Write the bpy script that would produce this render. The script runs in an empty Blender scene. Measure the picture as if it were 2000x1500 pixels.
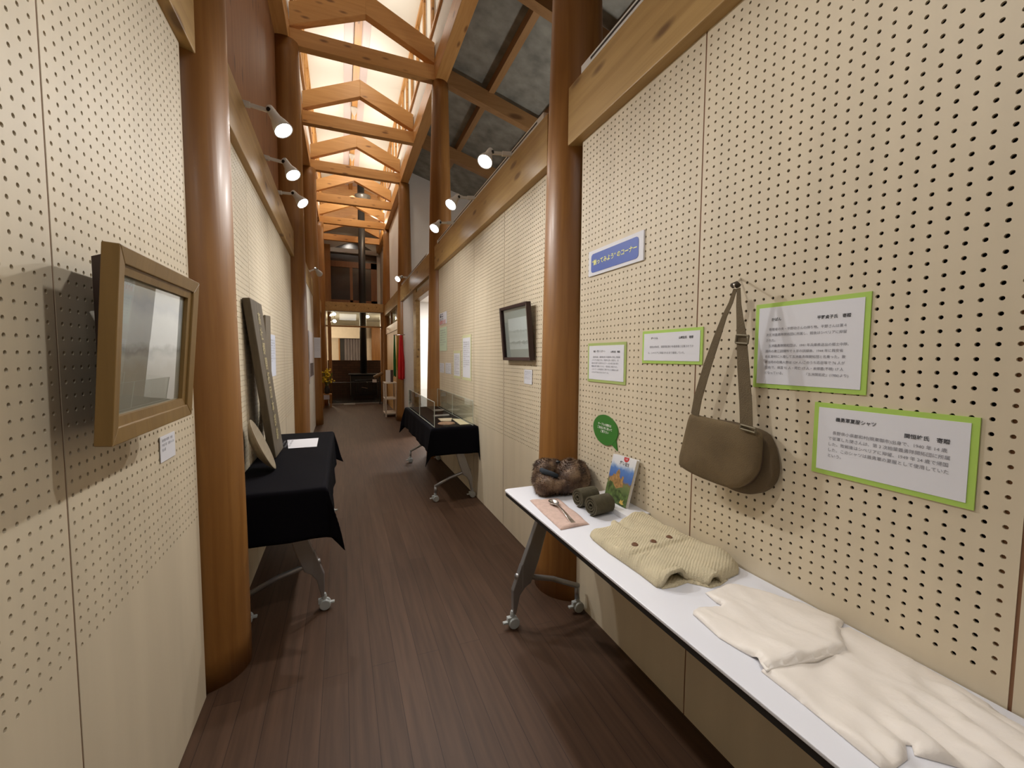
import bpy, bmesh, math, random
import numpy as np
from mathutils import Vector, Matrix
random.seed(7)
S = bpy.context.scene
COL = S.collection
PI = math.pi

# ------------------------------------------------------------------ camera, world, exposure
cam = bpy.data.cameras.new('camera')
cam.sensor_width = 36.0
cam.lens = 824.42 / 2000 * 36.0
cam.clip_start = 0.02
camo = bpy.data.objects.new('camera', cam)
COL.objects.link(camo)
yaw, pit, rol = 0.382347541, -0.0646234638, 0.00661097814
f_ = Vector((math.sin(yaw) * math.cos(pit), math.cos(yaw) * math.cos(pit), math.sin(pit)))
r_ = Vector((math.cos(yaw), -math.sin(yaw), 0))
u_ = r_.cross(f_)
r2 = r_ * math.cos(rol) + u_ * math.sin(rol)
u2 = -r_ * math.sin(rol) + u_ * math.cos(rol)
camo.matrix_world = Matrix(((r2.x, u2.x, -f_.x, 0), (r2.y, u2.y, -f_.y, 0), (r2.z, u2.z, -f_.z, 1.386), (0, 0, 0, 1)))
S.camera = camo
S.view_settings.view_transform = 'Standard'
S.view_settings.look = 'None'
S.view_settings.gamma = 1.0
S.view_settings.use_curve_mapping = False
S.view_settings.exposure = 0.0
w = bpy.data.worlds.new('night'); S.world = w; w.use_nodes = True
w.node_tree.nodes['Background'].inputs[0].default_value = (0.5, 0.5, 0.55, 1)
w.node_tree.nodes['Background'].inputs[1].default_value = 0.05

RX, LX = 1.21, -0.536          # faces of the right and left display boards
PITCH = 0.0301
PW = 0.829                     # board width

def light(name, kind, loc, power, col=(1, 1, 1), size=0.1, aim=None, angle=70, blend=0.6, sy=None):
    L = bpy.data.lights.new(name, kind)
    L.energy = power; L.color = col
    if kind == 'SPOT':
        L.spot_size = math.radians(angle); L.spot_blend = blend; L.shadow_soft_size = size
    elif kind == 'POINT':
        L.shadow_soft_size = size
    elif kind == 'AREA':
        L.size = size
        if sy: L.shape = 'RECTANGLE'; L.size_y = sy
    o = bpy.data.objects.new(name, L); COL.objects.link(o)
    o.location = loc
    if aim is not None:
        o.rotation_euler = (Vector(aim) - Vector(loc)).to_track_quat('-Z', 'Y').to_euler()
    return o

WHITE = (1.0, 0.975, 0.945)
WARM = (1.0, 0.80, 0.56)
# soft fill light added over the near bay, unseen behind and above the visitor
light('near_fill', 'AREA', (0.35, -0.6, 3.6), 12, WHITE, 0.9, (0.35, 0.6, 0.0))
# side room lamp behind the doorway, back room lamps, upstairs lamp
light('side_room_lamp', 'AREA', (2.2, 7.9, 2.45), 95, WHITE, 0.7, (2.2, 8.1, 0))
light('back_room_lamp', 'POINT', (-0.9, 15.4, 1.9), 75, WARM, 0.15)
light('side_ceiling_fill', 'POINT', (3.1, 4.4, 2.75), 75, WHITE, 0.12)  # unseen light added behind the wall to brighten the grey sloping ceiling
light('stove_side_lamp', 'POINT', (1.6, 15.0, 2.2), 28, WARM, 0.12)
light('upstairs_lamp', 'POINT', (0.9, 13.2, 5.3), 22, WARM, 0.1)

# ------------------------------------------------------------------ materials
MATS = {}
def new_mat(name):
    m = bpy.data.materials.new(name); m.use_nodes = True
    nt = m.node_tree
    return m, nt, nt.nodes['Principled BSDF']
def pmat(name, c, rough=0.6, metal=0.0, var=0.0, vscale=8, bump=0.0, bscale=60, coat=0.0, spec=None, sheen=0.0, stretch=(1, 1, 1), emit=0.0):
    if name in MATS: return MATS[name]
    m, nt, b = new_mat(name)
    N, L = nt.nodes, nt.links
    b.inputs['Base Color'].default_value = (*c, 1)
    b.inputs['Roughness'].default_value = rough
    b.inputs['Metallic'].default_value = metal
    b.inputs['Coat Weight'].default_value = coat
    if spec is not None: b.inputs['Specular IOR Level'].default_value = spec
    if sheen: b.inputs['Sheen Weight'].default_value = sheen
    if emit:
        b.inputs['Emission Color'].default_value = (*c, 1); b.inputs['Emission Strength'].default_value = emit
    if var or bump:
        tc = N.new('ShaderNodeTexCoord'); mp = N.new('ShaderNodeMapping'); mp.inputs['Scale'].default_value = stretch
        L.new(tc.outputs['Object'], mp.inputs['Vector'])
    if var:
        n = N.new('ShaderNodeTexNoise'); n.inputs['Scale'].default_value = vscale; n.inputs['Detail'].default_value = 5
        L.new(mp.outputs['Vector'], n.inputs['Vector'])
        r = N.new('ShaderNodeValToRGB')
        r.color_ramp.elements[0].position = 0.3; r.color_ramp.elements[1].position = 0.7
        r.color_ramp.elements[0].color = (*[x * (1 - var) for x in c], 1)
        r.color_ramp.elements[1].color = (*[min(1, x * (1 + var)) for x in c], 1)
        L.new(n.outputs['Fac'], r.inputs['Fac']); L.new(r.outputs['Color'], b.inputs['Base Color'])
    if bump:
        n2 = N.new('ShaderNodeTexNoise'); n2.inputs['Scale'].default_value = bscale; n2.inputs['Detail'].default_value = 4
        L.new(mp.outputs['Vector'], n2.inputs['Vector'])
        bp = N.new('ShaderNodeBump'); bp.inputs['Strength'].default_value = bump; bp.inputs['Distance'].default_value = 0.01
        L.new(n2.outputs['Fac'], bp.inputs['Height']); L.new(bp.outputs['Normal'], b.inputs['Normal'])
    MATS[name] = m
    return m
def wood(name, c1, c2, axis='z', rough=0.4, grain=1.0, knots=0.0, coat=0.0, sc=1.0):
    """streaky timber, grain along one axis, optional dark knots"""
    m, nt, b = new_mat(name); N, L = nt.nodes, nt.links
    tc0 = N.new('ShaderNodeTexCoord'); mp = N.new('ShaderNodeMapping')
    oi = N.new('ShaderNodeObjectInfo'); tc = N.new('ShaderNodeVectorMath'); tc.operation = 'MULTIPLY_ADD'   # each timber its own grain
    tc.inputs[0].default_value = (7.3, 11.9, 5.1); L.new(oi.outputs['Random'], tc.inputs[1]); L.new(tc0.outputs['Object'], tc.inputs[2])
    st = {'x': (0.06, 1, 1), 'y': (1, 0.06, 1), 'z': (1, 1, 0.06)}[axis]
    mp.inputs['Scale'].default_value = st
    L.new(tc.outputs['Vector'], mp.inputs['Vector'])
    n = N.new('ShaderNodeTexNoise'); n.inputs['Scale'].default_value = 26 * sc; n.inputs['Detail'].default_value = 6; n.inputs['Distortion'].default_value = 0.6
    L.new(mp.outputs['Vector'], n.inputs['Vector'])
    n3 = N.new('ShaderNodeTexNoise'); n3.inputs['Scale'].default_value = 5 * sc; n3.inputs['Detail'].default_value = 3
    L.new(mp.outputs['Vector'], n3.inputs['Vector'])
    ad = N.new('ShaderNodeMath'); ad.operation = 'MULTIPLY_ADD'; ad.inputs[1].default_value = 0.6; 
    L.new(n.outputs['Fac'], ad.inputs[0])
    ml = N.new('ShaderNodeMath'); ml.operation = 'MULTIPLY'; ml.inputs[1].default_value = 0.4
    L.new(n3.outputs['Fac'], ml.inputs[0]); L.new(ml.outputs[0], ad.inputs[2])
    r = N.new('ShaderNodeValToRGB'); r.color_ramp.elements[0].position = 0.5 - 0.14 / grain; r.color_ramp.elements[1].position = 0.5 + 0.14 / grain
    r.color_ramp.elements[0].color = (*c1, 1); r.color_ramp.elements[1].color = (*c2, 1)
    L.new(ad.outputs[0], r.inputs['Fac'])
    out = r.outputs['Color']
    if knots:
        mp2 = N.new('ShaderNodeMapping')
        mp2.inputs['Scale'].default_value = {'x': (1.6, 5, 5), 'y': (5, 1.6, 5), 'z': (5, 5, 1.6)}[axis]
        L.new(tc.outputs['Vector'], mp2.inputs['Vector'])
        v = N.new('ShaderNodeTexVoronoi'); v.inputs['Scale'].default_value = knots
        L.new(mp2.outputs['Vector'], v.inputs['Vector'])
        r3 = N.new('ShaderNodeValToRGB'); r3.color_ramp.elements[0].position = 0.09; r3.color_ramp.elements[1].position = 0.19
        r3.color_ramp.elements[0].color = (0.28, 0.2, 0.15, 1); r3.color_ramp.elements[1].color = (1, 1, 1, 1)
        L.new(v.outputs['Distance'], r3.inputs['Fac'])
        mx = N.new('ShaderNodeMixRGB'); mx.blend_type = 'MULTIPLY'; mx.inputs[0].default_value = 0.8
        L.new(out, mx.inputs[1]); L.new(r3.outputs['Color'], mx.inputs[2]); out = mx.outputs[0]
    L.new(out, b.inputs['Base Color'])
    b.inputs['Roughness'].default_value = rough; b.inputs['Coat Weight'].default_value = coat; b.inputs['Coat Roughness'].default_value = 0.2
    bp = N.new('ShaderNodeBump'); bp.inputs['Strength'].default_value = 0.08; bp.inputs['Distance'].default_value = 0.01
    L.new(n.outputs['Fac'], bp.inputs['Height']); L.new(bp.outputs['Normal'], b.inputs['Normal'])
    MATS[name] = m
    return m
def planks(name, c1, c2, cj, axis='y', width=0.095, length=1.8, rough=0.4, joint=0.012, up='z'):
    """boards with thin joints; boards run along axis, lie side by side across it"""
    m, nt, b = new_mat(name); N, L = nt.nodes, nt.links
    tc = N.new('ShaderNodeTexCoord'); sp = N.new('ShaderNodeSeparateXYZ'); L.new(tc.outputs['Object'], sp.inputs[0])
    cb = N.new('ShaderNodeCombineXYZ')
    across = {('y', 'z'): 'X', ('x', 'z'): 'Y', ('y', 'x'): 'Z', ('x', 'y'): 'Z', ('z', 'x'): 'Y'}[(axis, up)]
    L.new(sp.outputs[axis.upper()], cb.inputs['X']); L.new(sp.outputs[across], cb.inputs['Y'])
    br = N.new('ShaderNodeTexBrick'); br.inputs['Scale'].default_value = 1.0
    br.inputs['Brick Width'].default_value = length; br.inputs['Row Height'].default_value = width
    br.inputs['Mortar Size'].default_value = width * joint; br.inputs['Mortar Smooth'].default_value = 0.3
    br.inputs['Color1'].default_value = (*c1, 1); br.inputs['Color2'].default_value = (*c2, 1); br.inputs['Mortar'].default_value = (*cj, 1)
    L.new(cb.outputs[0], br.inputs['Vector'])
    mp = N.new('ShaderNodeMapping'); mp.inputs['Scale'].default_value = {'x': (0.05, 1, 1), 'y': (1, 0.05, 1), 'z': (1, 1, 0.05)}[axis]
    L.new(tc.outputs['Object'], mp.inputs['Vector'])
    n = N.new('ShaderNodeTexNoise'); n.inputs['Scale'].default_value = 40; n.inputs['Detail'].default_value = 6
    L.new(mp.outputs['Vector'], n.inputs['Vector'])
    mx = N.new('ShaderNodeMixRGB'); mx.blend_type = 'OVERLAY'; mx.inputs[0].default_value = 0.55
    L.new(br.outputs['Color'], mx.inputs[1]); L.new(n.outputs['Fac'], mx.inputs[2]); L.new(mx.outputs[0], b.inputs['Base Color'])
    b.inputs['Roughness'].default_value = rough
    bp = N.new('ShaderNodeBump'); bp.inputs['Strength'].default_value = 0.25; bp.inputs['Distance'].default_value = 0.004; bp.invert = True
    L.new(br.outputs['Fac'], bp.inputs['Height']); L.new(bp.outputs['Normal'], b.inputs['Normal'])
    MATS[name] = m
    return m
def emis(name, c, s):
    m, nt, b = new_mat(name)
    b.inputs['Base Color'].default_value = (*c, 1)
    b.inputs['Emission Color'].default_value = (*c, 1); b.inputs['Emission Strength'].default_value = s
    MATS[name] = m
    return m
def glass(name, c=(0.95, 1, 0.97), rough=0.0, mixf=0.12):
    m, nt, b = new_mat(name); N, L = nt.nodes, nt.links
    tr = N.new('ShaderNodeBsdfTransparent'); tr.inputs[0].default_value = (*c, 1)
    gl = N.new('ShaderNodeBsdfGlossy'); gl.inputs['Roughness'].default_value = rough
    lw = N.new('ShaderNodeLayerWeight'); lw.inputs['Blend'].default_value = 0.5
    pw = N.new('ShaderNodeMath'); pw.operation = 'POWER'; pw.inputs[1].default_value = 4.0; L.new(lw.outputs['Facing'], pw.inputs[0])
    fr = N.new('ShaderNodeMath'); fr.operation = 'MULTIPLY_ADD'; fr.inputs[1].default_value = 0.90; fr.inputs[2].default_value = 0.045
    L.new(pw.outputs[0], fr.inputs[0])
    mx = N.new('ShaderNodeMixShader')
    L.new(fr.outputs[0], mx.inputs[0]); L.new(tr.outputs[0], mx.inputs[1]); L.new(gl.outputs[0], mx.inputs[2])
    L.new(mx.outputs[0], N['Material Output'].inputs['Surface'])
    MATS[name] = m
    return m

M_board = pmat('board_birch', (0.67, 0.583, 0.435), 0.55, var=0.05, vscale=9, stretch=(1, 1, 0.12))
M_seam = pmat('board_batten', (0.20, 0.095, 0.045), 0.7)
M_core = pmat('wall_core', (0.05, 0.035, 0.03), 0.9)
M_log = wood('log_cedar', (0.225, 0.092, 0.019), (0.345, 0.16, 0.040), 'z', 0.45, 0.8, coat=0.04)
M_beam = wood('beam_pine', (0.355, 0.21, 0.068), (0.50, 0.325, 0.122), 'y', 0.5, 0.9, knots=1.5, coat=0.05)
M_truss = wood('truss_pine', (0.50, 0.24, 0.065), (0.64, 0.345, 0.115), 'x', 0.5, 0.8, knots=1.8)
M_trussy = wood('girder_pine', (0.50, 0.24, 0.065), (0.64, 0.345, 0.115), 'y', 0.5, 0.8, knots=1.6)
M_darkwood = wood('dark_cedar', (0.20, 0.078, 0.026), (0.31, 0.135, 0.05), 'z', 0.6, 0.8, knots=1.4)
M_postz = wood('post_pine', (0.34, 0.165, 0.05), (0.46, 0.24, 0.085), 'z', 0.4, 0.8, knots=0.7)
M_rafter = wood('rafter_brown', (0.27, 0.14, 0.05), (0.38, 0.21, 0.085), 'x', 0.5, 0.8, knots=0.8)
M_raftery = wood('purlin_brown', (0.27, 0.14, 0.05), (0.38, 0.21, 0.085), 'y', 0.5, 0.8, knots=0.8)
M_floor = planks('floor_boards', (0.064, 0.034, 0.020), (0.080, 0.044, 0.027), (0.028, 0.015, 0.010), 'y', 0.10, 1.9, 0.50)
M_floor.node_tree.nodes['Principled BSDF'].inputs['Specular IOR Level'].default_value = 0.22
M_plankx = planks('plank_gable', (0.62, 0.34, 0.14), (0.68, 0.39, 0.17), (0.28, 0.13, 0.05), 'x', 0.09, 6, 0.5, up='y')
M_grey = pmat('grey_ceiling_board', (0.25, 0.245, 0.21), 0.9, var=0.3, vscale=5)
M_white = pmat('white_plaster', (0.80, 0.78, 0.74), 0.8, var=0.02, vscale=4)
M_lantern = pmat('lantern_white', (0.86, 0.86, 0.80), 0.75)
M_cream = pmat('cream_plaster', (0.66, 0.60, 0.50), 0.85, var=0.04, vscale=10)
M_greyfab = pmat('grey_cloth_panel', (0.60, 0.55, 0.50), 0.9, var=0.06, vscale=40)
M_paper = pmat('paper_white', (0.76, 0.77, 0.83), 0.6)
M_ink = pmat('ink_black', (0.05, 0.05, 0.06), 0.7)
M_inkg = pmat('ink_grey', (0.22, 0.22, 0.25), 0.7)
M_green = pmat('card_yellow_green', (0.42, 0.64, 0.12), 0.6)
M_ygreen = pmat('card_pale_yellow', (0.66, 0.66, 0.40), 0.6)
M_mint = pmat('card_mint', (0.62, 0.74, 0.56), 0.6)
M_blue = pmat('sign_blue', (0.03, 0.085, 0.43), 0.5)
M_yellow = pmat('letter_yellow', (0.85, 0.88, 0.28), 0.5)
M_bubble = pmat('bubble_green', (0.04, 0.19, 0.022), 0.6)
M_lam = pmat('laminate_white', (0.74, 0.755, 0.82), 0.35, bump=0.03, bscale=900)
M_edge = pmat('table_edge_grey', (0.55, 0.52, 0.50), 0.5)
M_black = pmat('black_band', (0.012, 0.011, 0.011), 0.5)
M_steel = pmat('painted_steel', (0.36, 0.36, 0.37), 0.38, 0.75, bump=0.02, bscale=500)
M_cast = pmat('caster_grey', (0.42, 0.45, 0.45), 0.4)
M_chrome = pmat('chrome', (0.75, 0.75, 0.76), 0.15, 1.0)
M_cloth = pmat('black_cloth', (0.0038, 0.0036, 0.006), 0.9, bump=0.2, bscale=700, spec=0.08)
M_acr = glass('acrylic', (0.985, 1.0, 0.99))
M_pane = glass('window_glass', (0.92, 0.95, 0.94))
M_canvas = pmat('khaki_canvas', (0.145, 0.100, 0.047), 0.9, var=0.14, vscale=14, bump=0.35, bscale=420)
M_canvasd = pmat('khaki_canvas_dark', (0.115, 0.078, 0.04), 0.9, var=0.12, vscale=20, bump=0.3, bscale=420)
M_web = pmat('khaki_webbing', (0.13, 0.095, 0.05), 0.85, var=0.08, vscale=30, bump=0.4, bscale=300)
M_brass = pmat('old_buckle', (0.20, 0.17, 0.11), 0.5, 0.5)
M_shirt = pmat('cream_cotton', (0.80, 0.75, 0.695), 0.42, var=0.03, vscale=7, bump=0.22, bscale=38, sheen=0.3)
def knit_mat():
    m = pmat('cream_knit', (0.61, 0.535, 0.365), 0.95, var=0.08, vscale=16, bump=0.6, bscale=330)
    nt = m.node_tree; N, L = nt.nodes, nt.links
    tc = N.new('ShaderNodeTexCoord'); mp = N.new('ShaderNodeMapping'); mp.inputs['Rotation'].default_value = (0, 0, math.radians(53))
    L.new(tc.outputs['Object'], mp.inputs['Vector'])
    wv = N.new('ShaderNodeTexWave'); wv.inputs['Scale'].default_value = 36; wv.inputs['Distortion'].default_value = 1.2; wv.inputs['Detail'].default_value = 1
    L.new(mp.outputs['Vector'], wv.inputs['Vector'])
    bp = N.new('ShaderNodeBump'); bp.inputs['Strength'].default_value = 0.3; bp.inputs['Distance'].default_value = 0.004
    b = N['Principled BSDF']; old = b.inputs['Normal'].links[0].from_socket
    L.new(wv.outputs['Fac'], bp.inputs['Height']); L.new(old, bp.inputs['Normal']); L.new(bp.outputs['Normal'], b.inputs['Normal'])
    return m
M_knit = knit_mat()
M_horn = pmat('brown_button', (0.13, 0.055, 0.025), 0.35)
M_pink = pmat('pink_napkin', (0.58, 0.42, 0.36), 0.9, var=0.09, vscale=60, bump=0.3, bscale=420)
M_olive = pmat('olive_wool', (0.080, 0.068, 0.038), 0.95, var=0.15, vscale=60, bump=0.5, bscale=500)
M_spoon = pmat('spoon_metal', (0.66, 0.65, 0.63), 0.25, 1.0)
M_navy = pmat('slate_lining', (0.022, 0.030, 0.042), 0.9)
M_lampw = pmat('lamp_white', (0.78, 0.78, 0.76), 0.35)
M_lens = emis('lamp_lens', (0.95, 0.98, 1.0), 22)
M_dark = pmat('flue_black', (0.012, 0.012, 0.013), 0.4)
M_iron = pmat('stove_black', (0.014, 0.014, 0.015), 0.35)
M_frame = wood('gilt_oak', (0.175, 0.10, 0.026), (0.26, 0.155, 0.046), 'z', 0.45, 0.8)
M_dframe = pmat('dark_frame', (0.035, 0.012, 0.012), 0.35)
M_signw = wood('weathered_board', (0.075, 0.058, 0.036), (0.15, 0.118, 0.075), 'z', 0.6, 0.8)
M_gold = pmat('faded_gilt', (0.45, 0.38, 0.20), 0.5)
M_disc = wood('grey_wood', (0.20, 0.155, 0.10), (0.29, 0.235, 0.155), 'y', 0.6, 0.8)
M_brown = pmat('dark_box', (0.035, 0.018, 0.016), 0.8)
M_glassdark = pmat('night_glass', (0.035, 0.018, 0.010), 0.3, var=0.3, vscale=3)
M_curtain = pmat('grey_curtain', (0.20, 0.18, 0.19), 0.9, var=0.3, vscale=12, stretch=(6, 6, 0.2))
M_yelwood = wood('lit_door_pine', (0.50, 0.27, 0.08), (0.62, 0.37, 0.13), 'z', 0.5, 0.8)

def brick_mat():
    m, nt, b = new_mat('hearth_brick'); N, L = nt.nodes, nt.links
    tc = N.new('ShaderNodeTexCoord'); sp = N.new('ShaderNodeSeparateXYZ'); L.new(tc.outputs['Object'], sp.inputs[0])
    cb = N.new('ShaderNodeCombineXYZ'); L.new(sp.outputs['X'], cb.inputs['X']); L.new(sp.outputs['Z'], cb.inputs['Y'])
    br = N.new('ShaderNodeTexBrick'); br.inputs['Scale'].default_value = 1; br.inputs['Brick Width'].default_value = 0.23; br.inputs['Row Height'].default_value = 0.075
    br.inputs['Mortar Size'].default_value = 0.006
    br.inputs['Color1'].default_value = (0.055, 0.026, 0.017, 1); br.inputs['Color2'].default_value = (0.08, 0.038, 0.024, 1); br.inputs['Mortar'].default_value = (0.025, 0.017, 0.014, 1)
    L.new(cb.outputs[0], br.inputs['Vector']); L.new(br.outputs['Color'], b.inputs['Base Color']); b.inputs['Roughness'].default_value = 0.8
    return m
M_brick = brick_mat()
def fur_mat():
    m, nt, b = new_mat('brown_fur'); N, L = nt.nodes, nt.links
    tc = N.new('ShaderNodeTexCoord')
    n = N.new('ShaderNodeTexNoise'); n.inputs['Scale'].default_value = 14; n.inputs['Detail'].default_value = 3
    L.new(tc.outputs['Object'], n.inputs['Vector'])
    r = N.new('ShaderNodeValToRGB')
    r.color_ramp.elements[0].position = 0.36; r.color_ramp.elements[0].color = (0.040, 0.019, 0.010, 1)
    r.color_ramp.elements[1].position = 0.66; r.color_ramp.elements[1].color = (0.26, 0.17, 0.10, 1)
    e = r.color_ramp.elements.new(0.5); e.color = (0.105, 0.055, 0.028, 1)
    L.new(n.outputs['Fac'], r.inputs['Fac']); L.new(r.outputs['Color'], b.inputs['Base Color'])
    b.inputs['Roughness'].default_value = 0.55
    n2 = N.new('ShaderNodeTexNoise'); n2.inputs['Scale'].default_value = 220
    L.new(tc.outputs['Object'], n2.inputs['Vector'])
    bp = N.new('ShaderNodeBump'); bp.inputs['Strength'].default_value = 0.5; bp.inputs['Distance'].default_value = 0.006
    L.new(n2.outputs['Fac'], bp.inputs['Height']); L.new(bp.outputs['Normal'], b.inputs['Normal'])
    return m
M_fur = fur_mat()
def picture_mat(name, stops, nscale, warp, axis='Z', lo=0.0, hi=1.0):
    """a hazy painted picture: colour bands up the sheet, broken by noise (generated coordinates)"""
    m, nt, b = new_mat(name); N, L = nt.nodes, nt.links
    tc = N.new('ShaderNodeTexCoord'); sp = N.new('ShaderNodeSeparateXYZ'); L.new(tc.outputs['Generated'], sp.inputs[0])
    n = N.new('ShaderNodeTexNoise'); n.inputs['Scale'].default_value = nscale; n.inputs['Detail'].default_value = 6
    L.new(tc.outputs['Generated'], n.inputs['Vector'])
    a = N.new('ShaderNodeMath'); a.operation = 'MULTIPLY_ADD'; a.inputs[1].default_value = warp
    L.new(n.outputs['Fac'], a.inputs[0]); 
    s = N.new('ShaderNodeMath'); s.operation = 'SUBTRACT'; s.inputs[1].default_value = warp * 0.5
    L.new(sp.outputs[axis], s.inputs[0]); L.new(s.outputs[0], a.inputs[2])
    r = N.new('ShaderNodeValToRGB')
    while len(r.color_ramp.elements) > 1: r.color_ramp.elements.remove(r.color_ramp.elements[-1])
    r.color_ramp.elements[0].position = stops[0][0]; r.color_ramp.elements[0].color = (*stops[0][1], 1)
    for p, c in stops[1:]:
        e = r.color_ramp.elements.new(p); e.color = (*c, 1)
    L.new(a.outputs[0], r.inputs['Fac']); L.new(r.outputs['Color'], b.inputs['Base Color']); b.inputs['Roughness'].default_value = 0.5
    return m

# ------------------------------------------------------------------ mesh helpers
def smooth_poly(pts, it=2):
    for _ in range(it):
        q = []
        for i in range(len(pts)):
            a, b = pts[i], pts[(i + 1) % len(pts)]
            q += [tuple(a[k] * 0.75 + b[k] * 0.25 for k in range(2)), tuple(a[k] * 0.25 + b[k] * 0.75 for k in range(2))]
        pts = q
    return pts
ORG = {}
class MB:
    def __init__(s): s.v = []; s.f = []; s.m = []
    def add(s, vs, fs, mi=0):
        n = len(s.v); s.v += [tuple(p) for p in vs]; s.f += [tuple(i + n for i in q) for q in fs]; s.m += [mi] * len(fs); return s
    def box(s, x0, x1, y0, y1, z0, z1, mi=0):
        vs = [(x, y, z) for x in (x0, x1) for y in (y0, y1) for z in (z0, z1)]
        return s.add(vs, [(0, 1, 3, 2), (4, 6, 7, 5), (0, 4, 5, 1), (2, 3, 7, 6), (0, 2, 6, 4), (1, 5, 7, 3)], mi)
    def hexa(s, p, mi=0):
        """8 points: bottom ring 0-3, top ring 4-7"""
        return s.add(p, [(3, 2, 1, 0), (4, 5, 6, 7), (0, 1, 5, 4), (1, 2, 6, 5), (2, 3, 7, 6), (3, 0, 4, 7)], mi)
    def prism(s, poly, vec, mi=0):
        n = len(poly); v = Vector(vec)
        vs = [tuple(p) for p in poly] + [tuple(Vector(p) + v) for p in poly]
        fs = [tuple(range(n - 1, -1, -1)), tuple(range(n, 2 * n))] + [(i, (i + 1) % n, n + (i + 1) % n, n + i) for i in range(n)]
        return s.add(vs, fs, mi)
    def beam(s, a, b, wv, hv, mi=0):
        """bar from a to b; wv, hv half-extent vectors"""
        a, b, wv, hv = map(Vector, (a, b, wv, hv))
        q = lambda p: [p - wv - hv, p + wv - hv, p + wv + hv, p - wv + hv]
        return s.hexa(q(a) + q(b), mi)
    def tube(s, path, r, n=10, caps=True, mi=0):
        P = [Vector(p) for p in path]; R = r if isinstance(r, (list, tuple)) else [r] * len(P)
        vs = []; 
        t0 = (P[1] - P[0]).normalized(); up = Vector((0, 0, 1)) if abs(t0.z) < 0.9 else Vector((1, 0, 0))
        nx = t0.cross(up).normalized()
        for i, p in enumerate(P):
            t = (P[min(i + 1, len(P) - 1)] - P[max(i - 1, 0)]).normalized()
            nx = (nx - t * nx.dot(t)).normalized(); ny = t.cross(nx)
            for k in range(n):
                a = 2 * PI * k / n; vs.append(p + (nx * math.cos(a) + ny * math.sin(a)) * R[i])
        fs = [(i * n + k, i * n + (k + 1) % n, (i + 1) * n + (k + 1) % n, (i + 1) * n + k) for i in range(len(P) - 1) for k in range(n)]
        if caps: fs += [tuple(range(n - 1, -1, -1)), tuple((len(P) - 1) * n + k for k in range(n))]
        return s.add(vs, fs, mi)
    def lathe(s, prof, o, ax=(0, 0, 1), n=20, mi=0, caps=True):
        """prof: (radius, height along ax) from origin o"""
        o = Vector(o); t = Vector(ax).normalized(); up = Vector((0, 0, 1)) if abs(t.z) < 0.9 else Vector((1, 0, 0))
        nx = t.cross(up).normalized(); ny = t.cross(nx); vs = []
        for r, h in prof:
            for k in range(n):
                a = 2 * PI * k / n; vs.append(o + t * h + (nx * math.cos(a) + ny * math.sin(a)) * r)
        m = len(prof)
        fs = [(i * n + k, i * n + (k + 1) % n, (i + 1) * n + (k + 1) % n, (i + 1) * n + k) for i in range(m - 1) for k in range(n)]
        if caps: fs += [tuple(range(n - 1, -1, -1)), tuple((m - 1) * n + k for k in range(n))]
        return s.add(vs, fs, mi)
    def grid(s, fn, nu, nv, mi=0):
        vs = [fn(i / nu, j / nv) for i in range(nu + 1) for j in range(nv + 1)]
        fs = [(i * (nv + 1) + j, (i + 1) * (nv + 1) + j, (i + 1) * (nv + 1) + j + 1, i * (nv + 1) + j + 1) for i in range(nu) for j in range(nv)]
        return s.add(vs, fs, mi)
    def ball(s, c, rx, ry, rz, n=16, mi=0):
        prof = []
        vs = []; fs = []
        for i in range(n + 1):
            th = PI * i / n
            for k in range(2 * n):
                a = PI * k / n; vs.append((c[0] + rx * math.sin(th) * math.cos(a), c[1] + ry * math.sin(th) * math.sin(a), c[2] + rz * math.cos(th)))
        m = 2 * n
        fs = [(i * m + k, (i + 1) * m + k, (i + 1) * m + (k + 1) % m, i * m + (k + 1) % m) for i in range(n) for k in range(m)]
        return s.add(vs, fs, mi)
    def build(s, name, mat, parent=None, smooth=False, bevel=0.0, solid=0.0, sub=0, weld=False):
        o3 = ORG.get(parent.name, Vector()) if parent else Vector()
        me = bpy.data.meshes.new(name)
        me.from_pydata([tuple(Vector(p) - o3) for p in s.v], [], s.f)
        for x in (mat if isinstance(mat, (list, tuple)) else [mat]): me.materials.append(x)
        if any(s.m): me.polygons.foreach_set('material_index', s.m)
        bm = bmesh.new(); bm.from_mesh(me)
        if weld: bmesh.ops.remove_doubles(bm, verts=bm.verts, dist=1e-5)
        bmesh.ops.recalc_face_normals(bm, faces=bm.faces)
        bm.to_mesh(me); bm.free()
        if smooth: me.polygons.foreach_set('use_smooth', [True] * len(me.polygons))
        o = bpy.data.objects.new(name, me); COL.objects.link(o)
        if parent: o.parent = parent; ORG[o.name] = o3
        if bevel:
            b = o.modifiers.new('bevel', 'BEVEL'); b.width = bevel; b.segments = 2; b.limit_method = 'ANGLE'; b.angle_limit = math.radians(40)
        if solid:
            b = o.modifiers.new('solid', 'SOLIDIFY'); b.thickness = solid; b.offset = 0
        if sub:
            b = o.modifiers.new('sub', 'SUBSURF'); b.levels = sub; b.render_levels = sub
        return o
def thing(name, label, cat, loc, group=None, kind=None):
    o = bpy.data.objects.new(name, None); COL.objects.link(o); o.location = loc; o.empty_display_size = 0.05
    ORG[o.name] = Vector(loc)
    return tag(o, label, cat, group, kind)
def tag(o, label=None, cat=None, group=None, kind=None):
    if label: o['label'] = label
    if cat: o['category'] = cat
    if group: o['group'] = group
    if kind: o['kind'] = kind
    return o
def struct(o): o['kind'] = 'structure'; return o
def B(*a): return MB().box(*a)

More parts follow.
